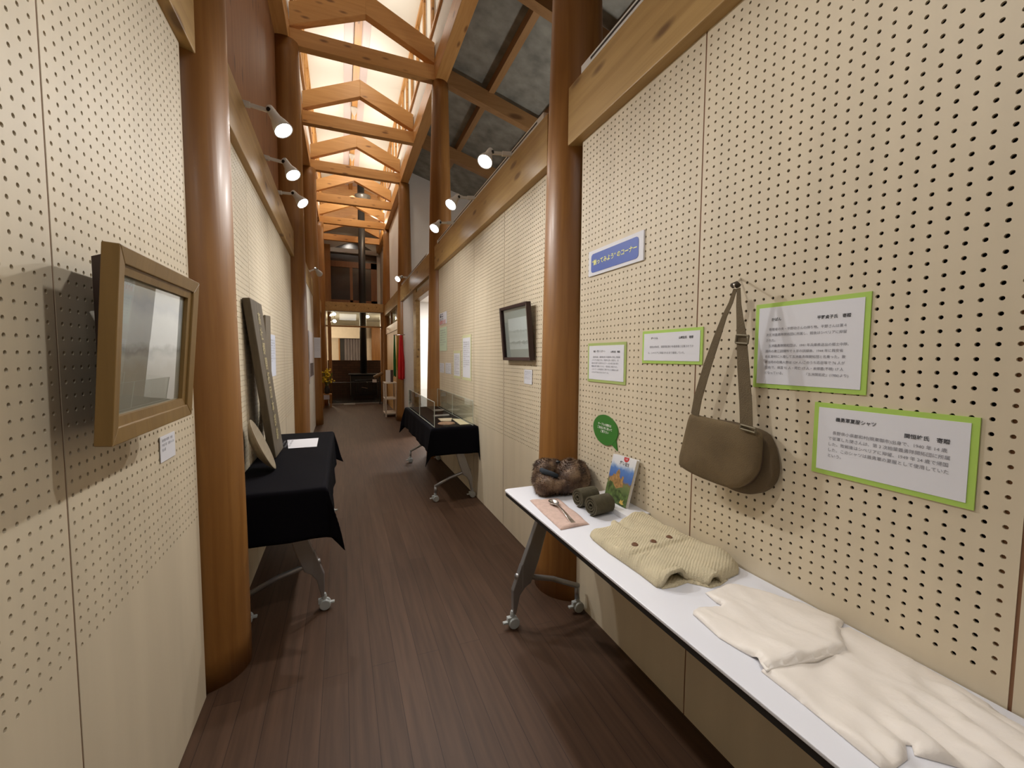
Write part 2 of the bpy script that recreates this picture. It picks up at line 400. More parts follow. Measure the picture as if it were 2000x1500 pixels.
def rotm(right, up):
    r = Vector(right).normalized(); u = Vector(up); u = (u - r * u.dot(r)).normalized(); n = r.cross(u)
    return Matrix((r, u, n)).transposed()
def text(name, body, parent, pos, right, up, size, mat, ax='LEFT', ay='TOP', space=1.0, width=None, bold=0.0):
    c = bpy.data.curves.new(name, 'FONT'); c.body = body; c.size = size; c.align_x = ax; c.align_y = ay; c.space_line = space
    c.offset = bold; c.resolution_u = 2
    c.materials.append(mat)
    o = bpy.data.objects.new(name, c); COL.objects.link(o)
    if width:
        bpy.context.view_layer.update()
        d = o.dimensions.x
        if d > 0: c.size = size * width / d
    bpy.context.view_layer.update()
    me = bpy.data.meshes.new_from_object(o); me.name = name
    bpy.data.objects.remove(o); bpy.data.curves.remove(c)
    me.materials.clear(); me.materials.append(mat)
    o = bpy.data.objects.new(name, me); COL.objects.link(o)
    o.parent = parent
    m = rotm(right, up).to_4x4(); m.translation = Vector(pos) - ORG[parent.name]
    o.matrix_local = m
    return o

# ------------------------------------------------------------------ the room: floor
struct(B(-4, 5, -2.6, 18, -0.05, 0.0).build('floor', M_floor))

# perforated boards: one template with real holes, shared by every full-width board
def board_mesh():
    nz, ny = 59, 27
    z0, z1, t, r = 0.0, 2.56, 0.006, 0.0047
    yo, zo = 0.0225, 0.755
    hy = [yo + PITCH * i for i in range(ny)]; hz = [zo + PITCH * j for j in range(nz)]
    ya, yb = hy[0] - PITCH / 2, hy[-1] + PITCH / 2; za, zb = hz[0] - PITCH / 2, hz[-1] + PITCH / 2
    W = PW - 0.006
    V = []; F = []
    def quad(a, b, c, d):
        n = len(V); V.extend([(0, *a), (0, *b), (0, *c), (0, *d)]); F.append((n, n + 1, n + 2, n + 3))
    quad((0, z0), (W, z0), (W, za), (0, za)); quad((0, zb), (W, zb), (W, z1), (0, z1))
    quad((0, za), (ya, za), (ya, zb), (0, zb)); quad((yb, za), (W, za), (W, zb), (yb, zb))
    oct_ = [(math.cos(PI * k / 4 + PI / 8) * r, math.sin(PI * k / 4 + PI / 8) * r) for k in range(8)]
    h = PITCH / 2
    for y in hy:
        for z in hz:
            n = len(V)
            V.extend([(0, y + h, z + h), (0, y - h, z + h), (0, y - h, z - h), (0, y + h, z - h)])
            V.extend([(0, y + a, z + b) for a, b in oct_]); V.extend([(t, y + a, z + b) for a, b in oct_])
            o = n + 4; q = n + 12
            # octagon points 0 (22deg),1 (67),2 (112),3 (157),4,5,6,7
            F += [(n, o + 1, o), (n, n + 1, o + 2, o + 1), (n + 1, o + 3, o + 2), (n + 1, n + 2, o + 4, o + 3),
                  (n + 2, o + 5, o + 4), (n + 2, n + 3, o + 6, o + 5), (n + 3, o + 7, o + 6), (n + 3, n, o, o + 7)]
            F += [(o + k, o + (k + 1) % 8, q + (k + 1) % 8, q + k) for k in range(8)]
    n = len(V)
    for a in ((0, z0), (W, z0), (W, z1), (0, z1)): V.append((0, *a)); V.append((t, *a))
    F += [(n, n + 2, n + 3, n + 1), (n + 2, n + 4, n + 5, n + 3), (n + 4, n + 6, n + 7, n + 5), (n + 6, n, n + 1, n + 7)]
    me = bpy.data.meshes.new('perforated_board'); me.from_pydata(V, [], F); me.materials.append(M_board)
    return me
BM = board_mesh()
def board(side, y0):
    o = bpy.data.objects.new('wall_' + side, BM); COL.objects.link(o)
    if side == 'right': o.location = (RX, y0 + 0.0025, 0)
    else: o.location = (LX, y0 + PW - 0.0025, 0.0); o.rotation_euler = (0, 0, PI)
    return struct(o)
for y0 in (-1.292, -0.463, 0.366, 1.195, 2.36, 3.19, 4.02, 4.85): board('right', y0)
for y0 in (-1.345, -0.516, 0.313, 1.142, 2.291, 3.12, 3.949, 4.778): board('left', y0)
# battens behind the joints show through the joint and the edge holes; dark core behind
for y in (-0.463, 0.366, 1.195, 3.19, 4.02, 4.85):
    struct(MB().box(RX + 0.0065, RX + 0.03, y - 0.036, y + 0.036, 0, 2.53).box(RX + 0.0015, RX + 0.0065, y - 0.003, y + 0.003, 0, 2.53).build('trim_1', M_seam))
for y in (-0.516, 0.313, 1.142, 3.12, 3.949, 4.778):
    struct(MB().box(LX - 0.03, LX - 0.0065, y - 0.036, y + 0.036, 0, 2.53).box(LX - 0.0065, LX - 0.0015, y - 0.003, y + 0.003, 0, 2.53).build('trim_2', M_seam))
for (a, b) in ((-2.5, 2.02), (2.36, 5.68)):
    struct(B(RX + 0.03, RX + 0.09, a, b, 0, 2.55).build('wall_right', M_core))
for (a, b) in ((-2.5, 1.99), (2.28, 5.62), (5.9, 12.7)):
    struct(B(LX - 0.09, LX - 0.03, a, b, 0, 2.55).build('wall_left', M_core))
struct(B(LX - 0.02, -0.506, 5.9, 9.15, 0, 2.53).build('wall_left', M_cream))
struct(B(LX - 0.02, LX, 9.45, 12.7, 0, 2.56).build('wall_left', M_cream))
struct(B(-4, 5, -2.6, -2.5, 0, 7).build('wall_back', M_cream))

# round log columns
RY = (-1.33, 2.21, 5.79, 9.33, 12.87); LY = (-1.38, 2.16, 5.76, 9.30, 12.84)
def column(x, y, r0, r1, ph):
    m = MB(); n = 40; V = []; H = 34
    for i in range(H + 1):
        z = 4.99 * i / H
        for k in range(n):
            a = 2 * PI * k / n
            r = r0 + (r1 - r0) * z / 4.99 + 0.003 * math.sin(3 * a + ph + z * 0.8) + 0.0025 * math.sin(2.3 * z + ph * 2 + 2 * a)
            V.append((x + r * math.cos(a), y + r * math.sin(a), z))
    F = [(i * n + k, i * n + (k + 1) % n, (i + 1) * n + (k + 1) % n, (i + 1) * n + k) for i in range(H) for k in range(n)]
    F += [tuple(range(n - 1, -1, -1)), tuple(H * n + k for k in range(n))]
    m.add(V, F)
    return struct(m.build('log_column', M_log, smooth=True))
for i, y in enumerate(RY): column(1.27, y, 0.208, 0.108, i * 1.7)
for i, y in enumerate(LY): column(-0.596 if i < 2 else -0.565, y, 0.187, 0.158, i * 2.1 + 1)

# beams above the boards
for (a, b) in ((-1.2, 2.09), (2.34, 5.66), (5.92, 9.2), (9.46, 12.75)):
    struct(B(1.157, 1.30, a, b, 2.53, 2.83).build('beam_right', M_beam, bevel=0.004))
for (a, b) in ((-1.25, 2.05), (2.28, 5.64), (5.88, 9.18), (9.42, 12.72)):
    struct(B(-0.64, -0.498, a, b, 2.53, 2.83).build('beam_left', M_beam, bevel=0.004))
# dark boarded wall above the left beam
struct(B(-0.72, -0.64, -2.5, 16, 2.83, 5.0).build('wall_upper_left', M_darkwood))

# roof girders, trusses, lantern
struct(B(1.19, 1.35, -2.5, 16, 4.99, 5.26).build('girder_right', M_trussy, bevel=0.004))
struct(B(-0.66, -0.5, -2.5, 16, 4.99, 5.26).build('girder_left', M_trussy, bevel=0.004))
def truss(y):
    t = tag(thing('roof_truss', None, None, (0.34, y, 4.99)), kind='structure')
    B(-0.5, 1.19, y - 0.055, y + 0.055, 4.99, 5.175).build('tie_beam', M_truss, t, bevel=0.003)
    xl, xr, xm = -0.5, 1.19, 0.345
    for x0, nm in ((xl, 'left'), (xr, 'right')):
        p = [(x0, y - 0.055, 5.20), (xm, y - 0.055, 5.56), (xm, y - 0.055, 5.82), (x0, y - 0.055, 5.455)]
        MB().prism(p, (0, 0.11, 0)).build('rafter_brace', M_truss, t, bevel=0.003)
for k in range(-1, 6): truss(5.79 + 1.77 * k)
for x0, x1, nm in ((-0.56, 0.345, 'a'), (0.345, 1.25, 'b')):
    za, zb = (6.60, 6.90) if nm == 'a' else (6.90, 6.60)
    p = [(x0, -2.5, za), (x1, -2.5, zb), (x1, -2.5, zb + 0.05), (x0, -2.5, za + 0.05)]
    struct(MB().prism(p, (0, 18.5, 0)).build('ceiling_lantern', M_lantern))
struct(B(0.29, 0.40, -2.5, 15, 6.70, 6.87).build('beam_ridge', M_trussy))
for x in (0.205, 0.47):  # pinkish glow on the ceiling beside the ridge, put into thin pale boards
    struct(B(x - 0.075, x + 0.075, -2.5, 15, 6.82, 6.845).build('trim_ridge_glow', pmat('ridge_glow_pink', (0.74, 0.66, 0.66), 0.6)))
for sx, x0, x1 in ((1, 1.20, 1.26), (-1, -0.57, -0.51)):
    nm = 'right' if sx > 0 else 'left'
    struct(B(x0, x1, -2.5, 15, 5.26, 5.66).build('wall_lantern_' + nm, M_white))
    xi = x0 - 0.02 if sx > 0 else x1 + 0.02
    wn = tag(thing('window_1' if sx > 0 else 'window_2', None, None, ((x0 + x1) / 2, 6, 5.66)), kind='structure')
    B((x0 + x1) / 2 - 0.008, (x0 + x1) / 2 + 0.008, -2.5, 15, 5.66, 6.62).build('blind', pmat('shoji_white', (0.82, 0.82, 0.76), 0.5), wn)
    m = MB()
    lo, hi = min(xi, x0 if sx > 0 else x1), max(xi, x0 if sx > 0 else x1)
    lo -= 0.0; hi += 0.0
    m.box(lo - 0.01, hi + 0.02, -2.5, 15, 5.65, 5.70); m.box(lo - 0.01, hi + 0.02, -2.5, 15, 6.55, 6.62)
    y = 0.55
    while y < 15:
        for d in (0, 0.07): m.box(lo, hi + 0.01, y + d - 0.018, y + d + 0.018, 5.66, 6.62)
        y += 0.59
    m.build('window_frame', M_trussy, wn)

# right side room: sloping grey ceiling on rafters and purlins, far partition
def zc(x): return 5.30 - 0.28 * (x - 1.3)
p = [(1.34, -2.5, zc(1.34)), (4.4, -2.5, zc(4.4)), (4.4, -2.5, zc(4.4) + 0.05), (1.34, -2.5, zc(1.34) + 0.05)]
struct(MB().prism(p, (0, 11.9, 0)).build('ceiling_right', M_grey))
for k in range(-3, 2):
    y = 5.79 + 1.77 * k
    q = lambda x, d: (x, y - 0.055, zc(x) + d)
    struct(MB().prism([q(1.34, -0.30), q(4.4, -0.30), q(4.4, -0.1), q(1.34, -0.1)], (0, 0.11, 0)).build('beam_rafter', M_rafter))
for x in (1.93, 2.75, 3.6):
    struct(B(x, x + 0.085, -2.5, 9.3, zc(x) - 0.12, zc(x) - 0.005).build('beam_purlin', M_raftery))
struct(B(1.33, 4.5, 9.36, 9.44, 0, 5.3).build('wall_side_room', M_white))
struct(B(4.4, 4.5, -2.5, 9.4, 0, 4.7).build('wall_far_side', M_white))
struct(B(1.31, 1.36, 9.42, 16, 2.7, 5.0).build('wall_upper_right', M_white))
struct(B(1.33, 4.4, 6.2, 9.36, 2.56, 2.62).build('ceiling_side_room', M_white))

# second bay on the right: doorway, post, cloth panel
struct(B(1.19, 1.26, 7.40, 7.70, 0, 2.53).build('trim_3', M_beam))
struct(B(1.17, 1.27, 5.95, 7.42, 2.33, 2.45).build('trim_4', M_beam))
struct(B(1.21, 1.25, 5.95, 7.42, 2.45, 2.56).build('wall_right', M_cream))
struct(B(1.21, 1.25, 7.70, 9.2, 0, 2.56).build('wall_right', M_greyfab))
# third bay on the right: glazed transom over a lit pine door
struct(B(1.21, 1.27, 9.45, 12.75, 0, 2.0).build('wall_right', M_yelwood))
struct(B(1.185, 1.27, 9.45, 12.75, 2.0, 2.19).build('trim_5', M_postz))
w3 = tag(thing('window_3', None, None, (1.22, 11, 2.19)), kind='structure')
B(1.222, 1.228, 9.45, 12.75, 2.19, 2.56).build('pane', M_pane, w3)
B(1.26, 1.27, 9.45, 12.75, 2.15, 2.56).build('blind', pmat('pale_green_blind', (0.62, 0.66, 0.54), 0.7, var=0.15, vscale=5, stretch=(1, 6, 0.2)), w3)
MB().box(1.20, 1.25, 11.6, 11.65, 2.19, 2.56).box(1.20, 1.25, 10.3, 10.35, 2.19, 2.56).build('window_frame', M_postz, w3)

# end of the hall: landing beam, glazed screen, upstairs gable
struct(B(-0.5, 1.25, 12.80, 12.93, 2.63, 2.87).build('beam_landing', M_beam, bevel=0.004))
struct(MB().box(-1.7, 0.48, 12.93, 17.5, 2.72, 2.84).box(0.74, 2.7, 12.93, 17.5, 2.72, 2.84).box(0.48, 0.74, 12.93, 13.67, 2.72, 2.84).box(0.48, 0.74, 13.93, 17.5, 2.72, 2.84).build('ceiling_back_room', pmat('back_ceiling', (0.60, 0.57, 0.50), 0.8)))
struct(B(-0.52, 1.26, 12.84, 12.90, 2.615, 2.635).build('trim_6', pmat('white_strip', (0.7, 0.68, 0.62), 0.5)))
sc_ = tag(thing('window_4', None, None, (0.35, 12.87, 2.2)), kind='structure')
B(-0.5, 1.25, 12.865, 12.871, 2.23, 2.62).build('pane', M_pane, sc_)
B(-0.5, 1.25, 12.85, 12.89, 2.19, 2.23).build('window_frame', M_postz, sc_)
struct(B(1.05, 1.22, 12.85, 13.0, 0, 2.62).build('trim_7', M_postz))
struct(B(-0.36, -0.27, 13.0, 13.1, 0, 2.62).build('trim_8', M_postz))
ew = 16.0
struct(B(-0.66, 1.4, ew, ew + 0.1, 2.84, 7.0).build('wall_gable', M_white))
w5 = tag(thing('window_5', None, None, (0.35, ew, 3.35)), kind='structure')
B(-0.31, 0.30, ew - 0.02, ew - 0.01, 3.30, 4.45).build('pane', M_glassdark, w5)
B(0.39, 1.05, ew - 0.02, ew - 0.01, 3.30, 4.45).build('pane', M_glassdark, w5)
MB().box(-0.5, -0.31, ew - 0.06, ew, 2.84, 4.66).box(0.30, 0.39, ew - 0.06, ew, 2.84, 4.45).box(1.0, 1.2, ew - 0.06, ew, 2.84, 4.66)\
    .box(-0.5, 1.2, ew - 0.06, ew, 4.44, 4.64).box(-0.5, 1.2, ew - 0.06, ew, 2.84, 3.32).build('window_frame', wood('red_frame', (0.22, 0.085, 0.03), (0.32, 0.14, 0.05), 'z', 0.4, 0.8), w5)
w6 = tag(thing('window_6', None, None, (0.35, ew, 4.66)), kind='structure')
B(-0.4, 1.2, ew - 0.03, ew - 0.01, 4.64, 4.92).build('pane', M_glassdark, w6)
MB().prism([(-0.25, ew - 0.03, 5.06), (1.1, ew - 0.03, 5.06), (0.50, ew - 0.03, 5.40)], (0, 0.02, 0)).build('pane', pmat('grey_night_glass', (0.10, 0.09, 0.08), 0.15), w6)
B(-0.45, 1.25, ew - 0.16, ew, 4.92, 5.06).build('window_sill', M_white, w6)
p = [(-0.55, 14.85, 5.62), (1.25, 14.85, 5.62), (1.25, 14.85, 6.60), (0.345, 14.85, 6.9), (-0.55, 14.85, 6.60)]
struct(MB().prism(p, (0, 0.1, 0)).build('wall_plank_gable', M_plankx))
struct(B(-0.55, 1.3, 14.95, 16, 5.62, 5.68).build('ceiling_upstairs', M_lantern))
struct(B(-0.51, -0.3, 15.2, 15.4, 2.84, 5.0).build('trim_9', M_log))
# back room shell
struct(B(-1.8, -1.7, 12.9, 17.6, 0, 2.72).build('wall_back_room_left', M_cream))
struct(B(2.7, 2.8, 12.9, 17.6, 0, 2.72).build('wall_back_room_right', M_cream))
struct(B(-1.8, 2.8, 17.5, 17.6, 0, 2.72).build('wall_end', M_cream))
struct(B(1.27, 2.7, 12.9, 12.98, 0, 2.72).build('wall_front_right', M_cream))
struct(B(-1.7, -0.62, 12.9, 12.98, 0, 2.72).build('wall_front_left', M_cream))
struct(B(-0.45, 0.72, 16.9, 17.1, 2.03, 2.5).build('beam_back_room', M_cream))
struct(B(1.07, 1.40, 17.2, 17.48, 0, 2.5).build('trim_10', M_log))
d1 = tag(thing('door_1', None, None, (0.3, 17.45, 0)), kind='structure')
B(-0.08, 0.74, 17.46, 17.49, 0, 2.05).build('recess', M_black, d1)
MB().grid(lambda u, v: (0.08 + 0.64 * u, 17.42 + 0.025 * math.sin(u * 40), 2.02 * v), 60, 2).build('curtain', M_curtain, d1)
MB().box(-0.12, -0.07, 17.42, 17.5, 0, 2.08).box(-0.12, 0.76, 17.42, 17.5, 2.05, 2.1).build('door_frame', M_postz, d1)

# ------------------------------------------------------------------ lighting tracks and spotlights
def track(x0, x1, y0, y1, side, label):
    t = thing('lighting_track', label, 'lighting track', (x0, y0, 2.83), 'lighting tracks on the beams')
    MB().box(x0, x1, y0, y1, 2.832, 2.868).build('rail', M_lampw, t, bevel=0.002)
    xs = x0 - 0.0008 if side > 0 else x1 - 0.0004
    MB().box(xs, xs + 0.0012, y0 + 0.09, y1 - 0.09, 2.844, 2.856).build('slot', M_black, t)
track(1.159, 1.195, 0.2, 1.965, 1, 'white track with dark slot above the beam over the satchel wall')
track(1.159, 1.195, 2.4, 5.5, 1, 'white track with dark slot carrying three lit spotlights on the right beam')
track(-0.605, -0.57, 2.35, 5.4, -1, 'white track along the left beam carrying three lit spotlights')
track(1.159, 1.195, 6.2, 9.0, 1, 'white track on the far right beam beyond the second column')
track(-0.605, -0.57, 6.2, 9.0, -1, 'white track on the far left beam beyond the second column')

def spotlight(stem, joint, lens, aim, power, label, lit=True, grp='track spotlights', angle=95):
    stem, joint, lens = Vector(stem), Vector(joint), Vector(lens)
    d = (Vector(aim) - lens).normalized() if aim is not None else (lens - joint).normalized()
    back = joint
    t = thing('spotlight', label, 'spotlight', stem, grp)
    mid = stem.lerp(joint, 0.45)
    s = (joint - stem).normalized()
    side = s.cross(Vector((0, 0, 1))).normalized(); up = side.cross(s)
    m = MB(); m.beam(stem, mid, side * 0.013, up * 0.015); m.beam(mid - s * 0.01, joint, side * 0.008, up * 0.011)
    m.build('arm', M_lampw, t, bevel=0.003)
    ax = (lens - joint).normalized(); ln = (lens - joint).length
    ms = MB()
    ms.lathe([(0.012, -0.032), (0.021, -0.028), (0.024, -0.01), (0.026, 0.015), (0.030, 0.04 * ln / 0.11), (0.045, 0.075 * ln / 0.11), (0.053, 0.10 * ln / 0.11), (0.055, ln), (0.050, ln), (0.048, ln - 0.006)], joint, ax, 28, caps=False)
    ms.build('shade', M_lampw, t, smooth=True)
    mk = MB(); mk.lathe([(0.012, -0.030), (0.012, 0.030)], joint, ax.cross(Vector((0, 0, 1))).normalized(), 14)
    mk.build('pivot_knob', M_black, t)
    ml = MB(); ml.lathe([(0.0495, ln - 0.006), (0.04, ln - 0.001), (0.0, ln + 0.002)], joint, ax, 28, caps=False)
    ml.build('lens', M_lens if lit else pmat('lens_off', (0.6, 0.6, 0.58), 0.3), t, smooth=True)
    if lit:
        light('spot_beam', 'SPOT', lens + ax * 0.015, power, WHITE, 0.05, lens + ax * 0.02 + d, angle, 0.75)
SP = 78
for (y, jx, lx, dy, dz, lab, aim) in (
        (2.93, 0.992, 0.944, -0.05, 2.735, 'lit spotlight on the right beam, nearest the thick near column', (-0.5, 1.3, 1.2)),
        (3.84, 0.991, 0.922, -0.05, 2.733, 'lit spotlight on the right beam, second from the near column', (-0.5, 2.8, 1.2)),
        (4.63, 0.992, 0.936, -0.05, 2.743, 'lit spotlight on the right beam, third from the near column', (-0.5, 4.3, 1.2))):
    spotlight((1.165, y, 2.845), (jx, y - 0.01, 2.822), (lx, y + dy, dz), aim, SP, lab)
for (y, jx, lx, dy, dz, lab, aim) in (
        (2.95, -0.361, -0.296, -0.05, 2.706, 'lit spotlight on the left beam, nearest the thick left column', (1.2, 1.2, 1.3)),
        (3.67, -0.364, -0.313, -0.05, 2.724, 'lit spotlight on the left beam, second from the near column', (1.2, 3.0, 1.3)),
        (4.42, -0.376, -0.305, -0.05, 2.764, 'lit spotlight on the left beam, third with its face seen edge-on', (1.2, 4.8, 1.3))):
    spotlight((-0.56, y, 2.85), (jx, y - 0.01, 2.822 + (0.03 if y > 4 else 0)), (lx, y + dy, dz), aim, SP, lab)
spotlight((-0.56, 8.4, 2.85), (-0.41, 8.42, 2.93), (-0.355, 8.60, 2.875), (1.2, 9.0, 1.3), 55, 'white spotlight on the far left beam turned away towards the right wall')
spotlight((1.165, 8.2, 2.855), (1.05, 8.19, 2.86), (0.975, 8.12, 2.80), (-0.5, 7.4, 1.2), 70, 'lit spotlight on the far right beam above the coloured streamers')
# near bay spots on the same kind of track, out of the frame above the visitor
light('near_spot_beam', 'SPOT', (-0.30, 0.9, 2.74), 34, WHITE, 0.035, (1.2, 0.5, 1.1), 110, 0.8)
light('near_spot_beam', 'SPOT', (0.94, 0.6, 2.74), 38, WHITE, 0.05, (-0.54, 0.7, 1.0), 110, 0.8)
# small spotlights in the back room, seen through the glazed screen
for (x, y, z, lab) in ((-0.21, 14.2, 2.66, 'small lit spotlight in the back room, upper left behind the glazed screen'),
                       (-0.20, 14.3, 2.45, 'small lit spotlight in the back room, lower left behind the glazed screen'),
                       (0.77, 14.2, 2.62, 'small lit spotlight in the back room, upper right behind the glazed screen'),
                       (0.62, 14.3, 2.40, 'small lit spotlight in the back room beside the flue')):
    t = thing('spotlight', lab, 'spotlight', (x, y, z), 'back room spotlights')
    MB().lathe([(0.02, 0.10), (0.035, 0.05), (0.055, 0.0)], (x, y, z), (0.1, 0.75, 0.6), 16, caps=False).build('shade', M_lampw, t, smooth=True)
    MB().lathe([(0.053, 0.003), (0.0, -0.01)], (x, y, z), (0.1, 0.75, 0.6), 16, caps=False).build('lens', M_lens, t, smooth=True)
    MB().tube([(x, y + 0.06, z + 0.06), (x, y + 0.06, 2.73)], 0.008, 8).build('arm', M_lampw, t)
    light('back_spot_beam', 'SPOT', (x, y - 0.02, z - 0.03), 12, WARM, 0.04, (x * 0.5, 10.4, 0.2), 90, 0.7)

# pendant lamps under the ridge
def pendant(y, label, power):
    t = thing('pendant_lamp', label, 'pendant lamp', (0.335, y, 6.72), 'pendant lamps under the ridge')
    MB().lathe([(0.075, 0.0), (0.07, -0.03), (0.045, -0.10), (0.02, -0.15), (0.008, -0.17)], (0.335, y, 6.70), (0, 0, 1), 20).build('canopy', M_lampw, t, smooth=True)
    MB().tube([(0.335, y, 6.56), (0.335, y, 6.22)], 0.007, 8).build('cord', M_lampw, t)
    MB().lathe([(0.02, 0.0), (0.05, -0.03), (0.06, -0.07), (0.045, -0.11), (0.0, -0.125)], (0.335, y, 6.22), (0, 0, 1), 20, caps=False).build('bulb', emis('bulb_glow', (1.0, 0.9, 0.7), 8) if 'bulb_glow' not in MATS else MATS['bulb_glow'], t, smooth=True)
    light('pendant_glow', 'POINT', (0.335, y, 6.0), power, (1.0, 0.93, 0.83), 0.08)
pendant(10.05, 'white pendant lamp with cone canopy under the ridge, nearer of two', 34)
pendant(12.33, 'white pendant lamp with cone canopy under the ridge, farther of two', 34)
for y in (3.0, 6.55, 8.3): light('lantern_glow', 'POINT', (0.335, y, 6.2), 20, (1.0, 0.93, 0.83), 0.1)

# ------------------------------------------------------------------ flip-top tables
def caster(p, parent, s=-1):
    x, y = p
    m = MB()
    for d in (-0.014, 0.014):
        m.lathe([(0.0, -0.009), (0.026, -0.009), (0.029, -0.004), (0.029, 0.004), (0.026, 0.009), (0.0, 0.009)], (x + 0.004, y + d, 0.029), (0, 1, 0), 18, caps=False)
    m.lathe([(0.012, 0.0), (0.014, 0.03), (0.01, 0.045)], (x, y, 0.045), (0, 0, 1), 12)
    m.box(x - 0.030, x + 0.012, y - 0.012, y + 0.012, 0.034, 0.060)
    m.box(x + s * 0.039 - 0.013, x + s * 0.039 + 0.013, y - 0.010, y + 0.010, 0.028, 0.038)
    m.build('caster', M_cast, parent, bevel=0.002)
def flip_table(x0, x1, y0, y1, zt, up_at_x0, label, ends=(0.10, 0.10), tail=-1):
    """narrow folding table; uprights stand at the x0 side (True) or at the x1 side"""
    t = thing('folding_table', label, 'table', ((x0 + x1) / 2, (y0 + y1) / 2, 0), 'narrow folding display tables')
    def rr(z, ins):
        a = []; r = 0.028 - ins
        for cx, cy, st in ((x1 - 0.028, y1 - 0.028, 0), (x0 + 0.028, y1 - 0.028, 90), (x0 + 0.028, y0 + 0.028, 180), (x1 - 0.028, y0 + 0.028, 270)):
            for k in range(7):
                an = math.radians(st + 15 * k); a.append((cx + r * math.cos(an), cy + r * math.sin(an), z))
        return a
    MB().prism(rr(zt - 0.009, 0), (0, 0, 0.009)).build('tabletop', M_lam, t, bevel=0.002)
    MB().prism(rr(zt - 0.028, 0.004), (0, 0, 0.019)).build('edge_band', M_black, t)
    kw = min(1.0, (x1 - x0 - 0.03) / 0.408)
    X = (lambda a: x0 + a * kw) if up_at_x0 else (lambda a: x1 - a * kw)
    k = zt / 0.698
    for y, s in ((y1 - ends[1], 1), (y0 + ends[0], -1)):
        def P(pts, w, yy=y): return MB().prism([(X(a), yy - w / 2, b * k) for a, b in pts], (0, w, 0))
        m = P([(0.195, 0.670), (0.255, 0.670), (0.158, 0.337), (0.115, 0.225), (0.064, 0.196), (0.066, 0.328), (0.115, 0.453)], 0.034)
        m.prism([(X(a), y - 0.016, b * k) for a, b in ((0.064, 0.33), (0.09, 0.215), (0.055, 0.17), (0.034, 0.075), (0.018, 0.075), (0.016, 0.199))], (0, 0.032, 0))
        lg = m.build('leg', M_steel, t, bevel=0.004)
        caster((X(0.02), y), lg, tail)
        fb = MB(); fb.tube([(X(0.035), y, 0.268 * k), (X(0.10), y, 0.255 * k), (X(0.25), y, 0.212 * k), (X(0.405), y, 0.142 * k)], 0.014, 10)
        fb.lathe([(0.013, 0), (0.013, 0.07)], (X(0.398), y, 0.075), (0, 0, 1), 12)
        ft = fb.build('foot_bar', M_steel, t, smooth=True)
        caster((X(0.40), y), ft, tail)
    MB().box(min(X(0.17), X(0.22)), max(X(0.17), X(0.22)), y0 + ends[0], y1 - ends[1], zt - 0.075, zt - 0.028).build('crossbar', M_steel, t)
    return t
flip_table(0.767, 1.205, 0.20, 2.017, 0.698, True, 'bare white-topped folding table under the satchel and green-edged notices', (0.10, 0.09))
flip_table(0.765, 1.185, 3.88, 5.60, 0.712, False, 'folding table under black cloth carrying the clear display case', (0.06, 0.06))
flip_table(-0.523, -0.095, 2.32, 4.02, 0.712, False, 'folding table under black cloth against the left wall, below the leaning nameboards', (0.13, 0.08), 1)

def drape(name, x0, x1, y0, y1, z, ov, label, seed, corner=0.2, wall=None):
    """cloth over a table: ov = overhang (x0 side, x1 side, y0 end, y1 end)"""
    rnd = random.Random(seed); ph = [rnd.uniform(0, 6) for _ in range(8)]
    w_, l_ = x1 - x0, y1 - y0
    nu = int((w_ + ov[0] + ov[1]) / 0.018); nv = int((l_ + ov[2] + ov[3]) / 0.018)
    def fn(a, b):
        u = -ov[0] + a * (w_ + ov[0] + ov[1]); v = -ov[2] + b * (l_ + ov[2] + ov[3])
        cx, cy = min(max(u, 0), w_), min(max(v, 0), l_); du, dv = u - cx, v - cy
        au, av = abs(du), abs(dv); mx, mn = max(au, av), min(au, av)
        dz = -(mx + corner * mn); r = 0.014
        if mx < r: dz = -mx * mx / (2 * r)
        else: dz += r / 2
        fl = min(mx / 0.25, 1.0)
        wv = 0.006 * math.sin(v * 11 + ph[0]) + 0.004 * math.sin(v * 23 + ph[1])
        wu = 0.006 * math.sin(u * 15 + ph[2]) + 0.003 * math.sin(u * 31 + ph[3])
        ox = (0.010 + fl * (0.012 + wv) + 0.26 * mn) * min(au / r, 1)
        oy = (0.010 + fl * (0.012 + wu) + 0.26 * mn) * min(av / r, 1)
        x = x0 + cx + math.copysign(ox, du); y = y0 + cy + math.copysign(oy, dv)
        if wall == 'right': x = min(x, RX - 0.006)
        if wall == 'left': x = max(x, LX + 0.006)
        zz = z + dz + (0.0012 * math.sin(u * 23 + v * 9 + ph[4]) if mx == 0 else 0)
        return (x, y, zz)
    o = MB().grid(fn, nu, nv).build(name, M_cloth, smooth=True, solid=0.002)
    return tag(o, label, 'tablecloth', 'black tablecloths')
drape('tablecloth', 0.762, 1.198, 3.876, 5.604, 0.716, (0.25, 0.21, 0.262, 0.27), 'black cloth draped over the table with the clear display case', 3, 0.32, 'right')
drape('tablecloth', -0.526, -0.092, 2.316, 4.024, 0.716, (0.20, 0.255, 0.262, 0.26), 'black cloth draped over the left table with the leaning nameboards', 5, 0.2, 'left')

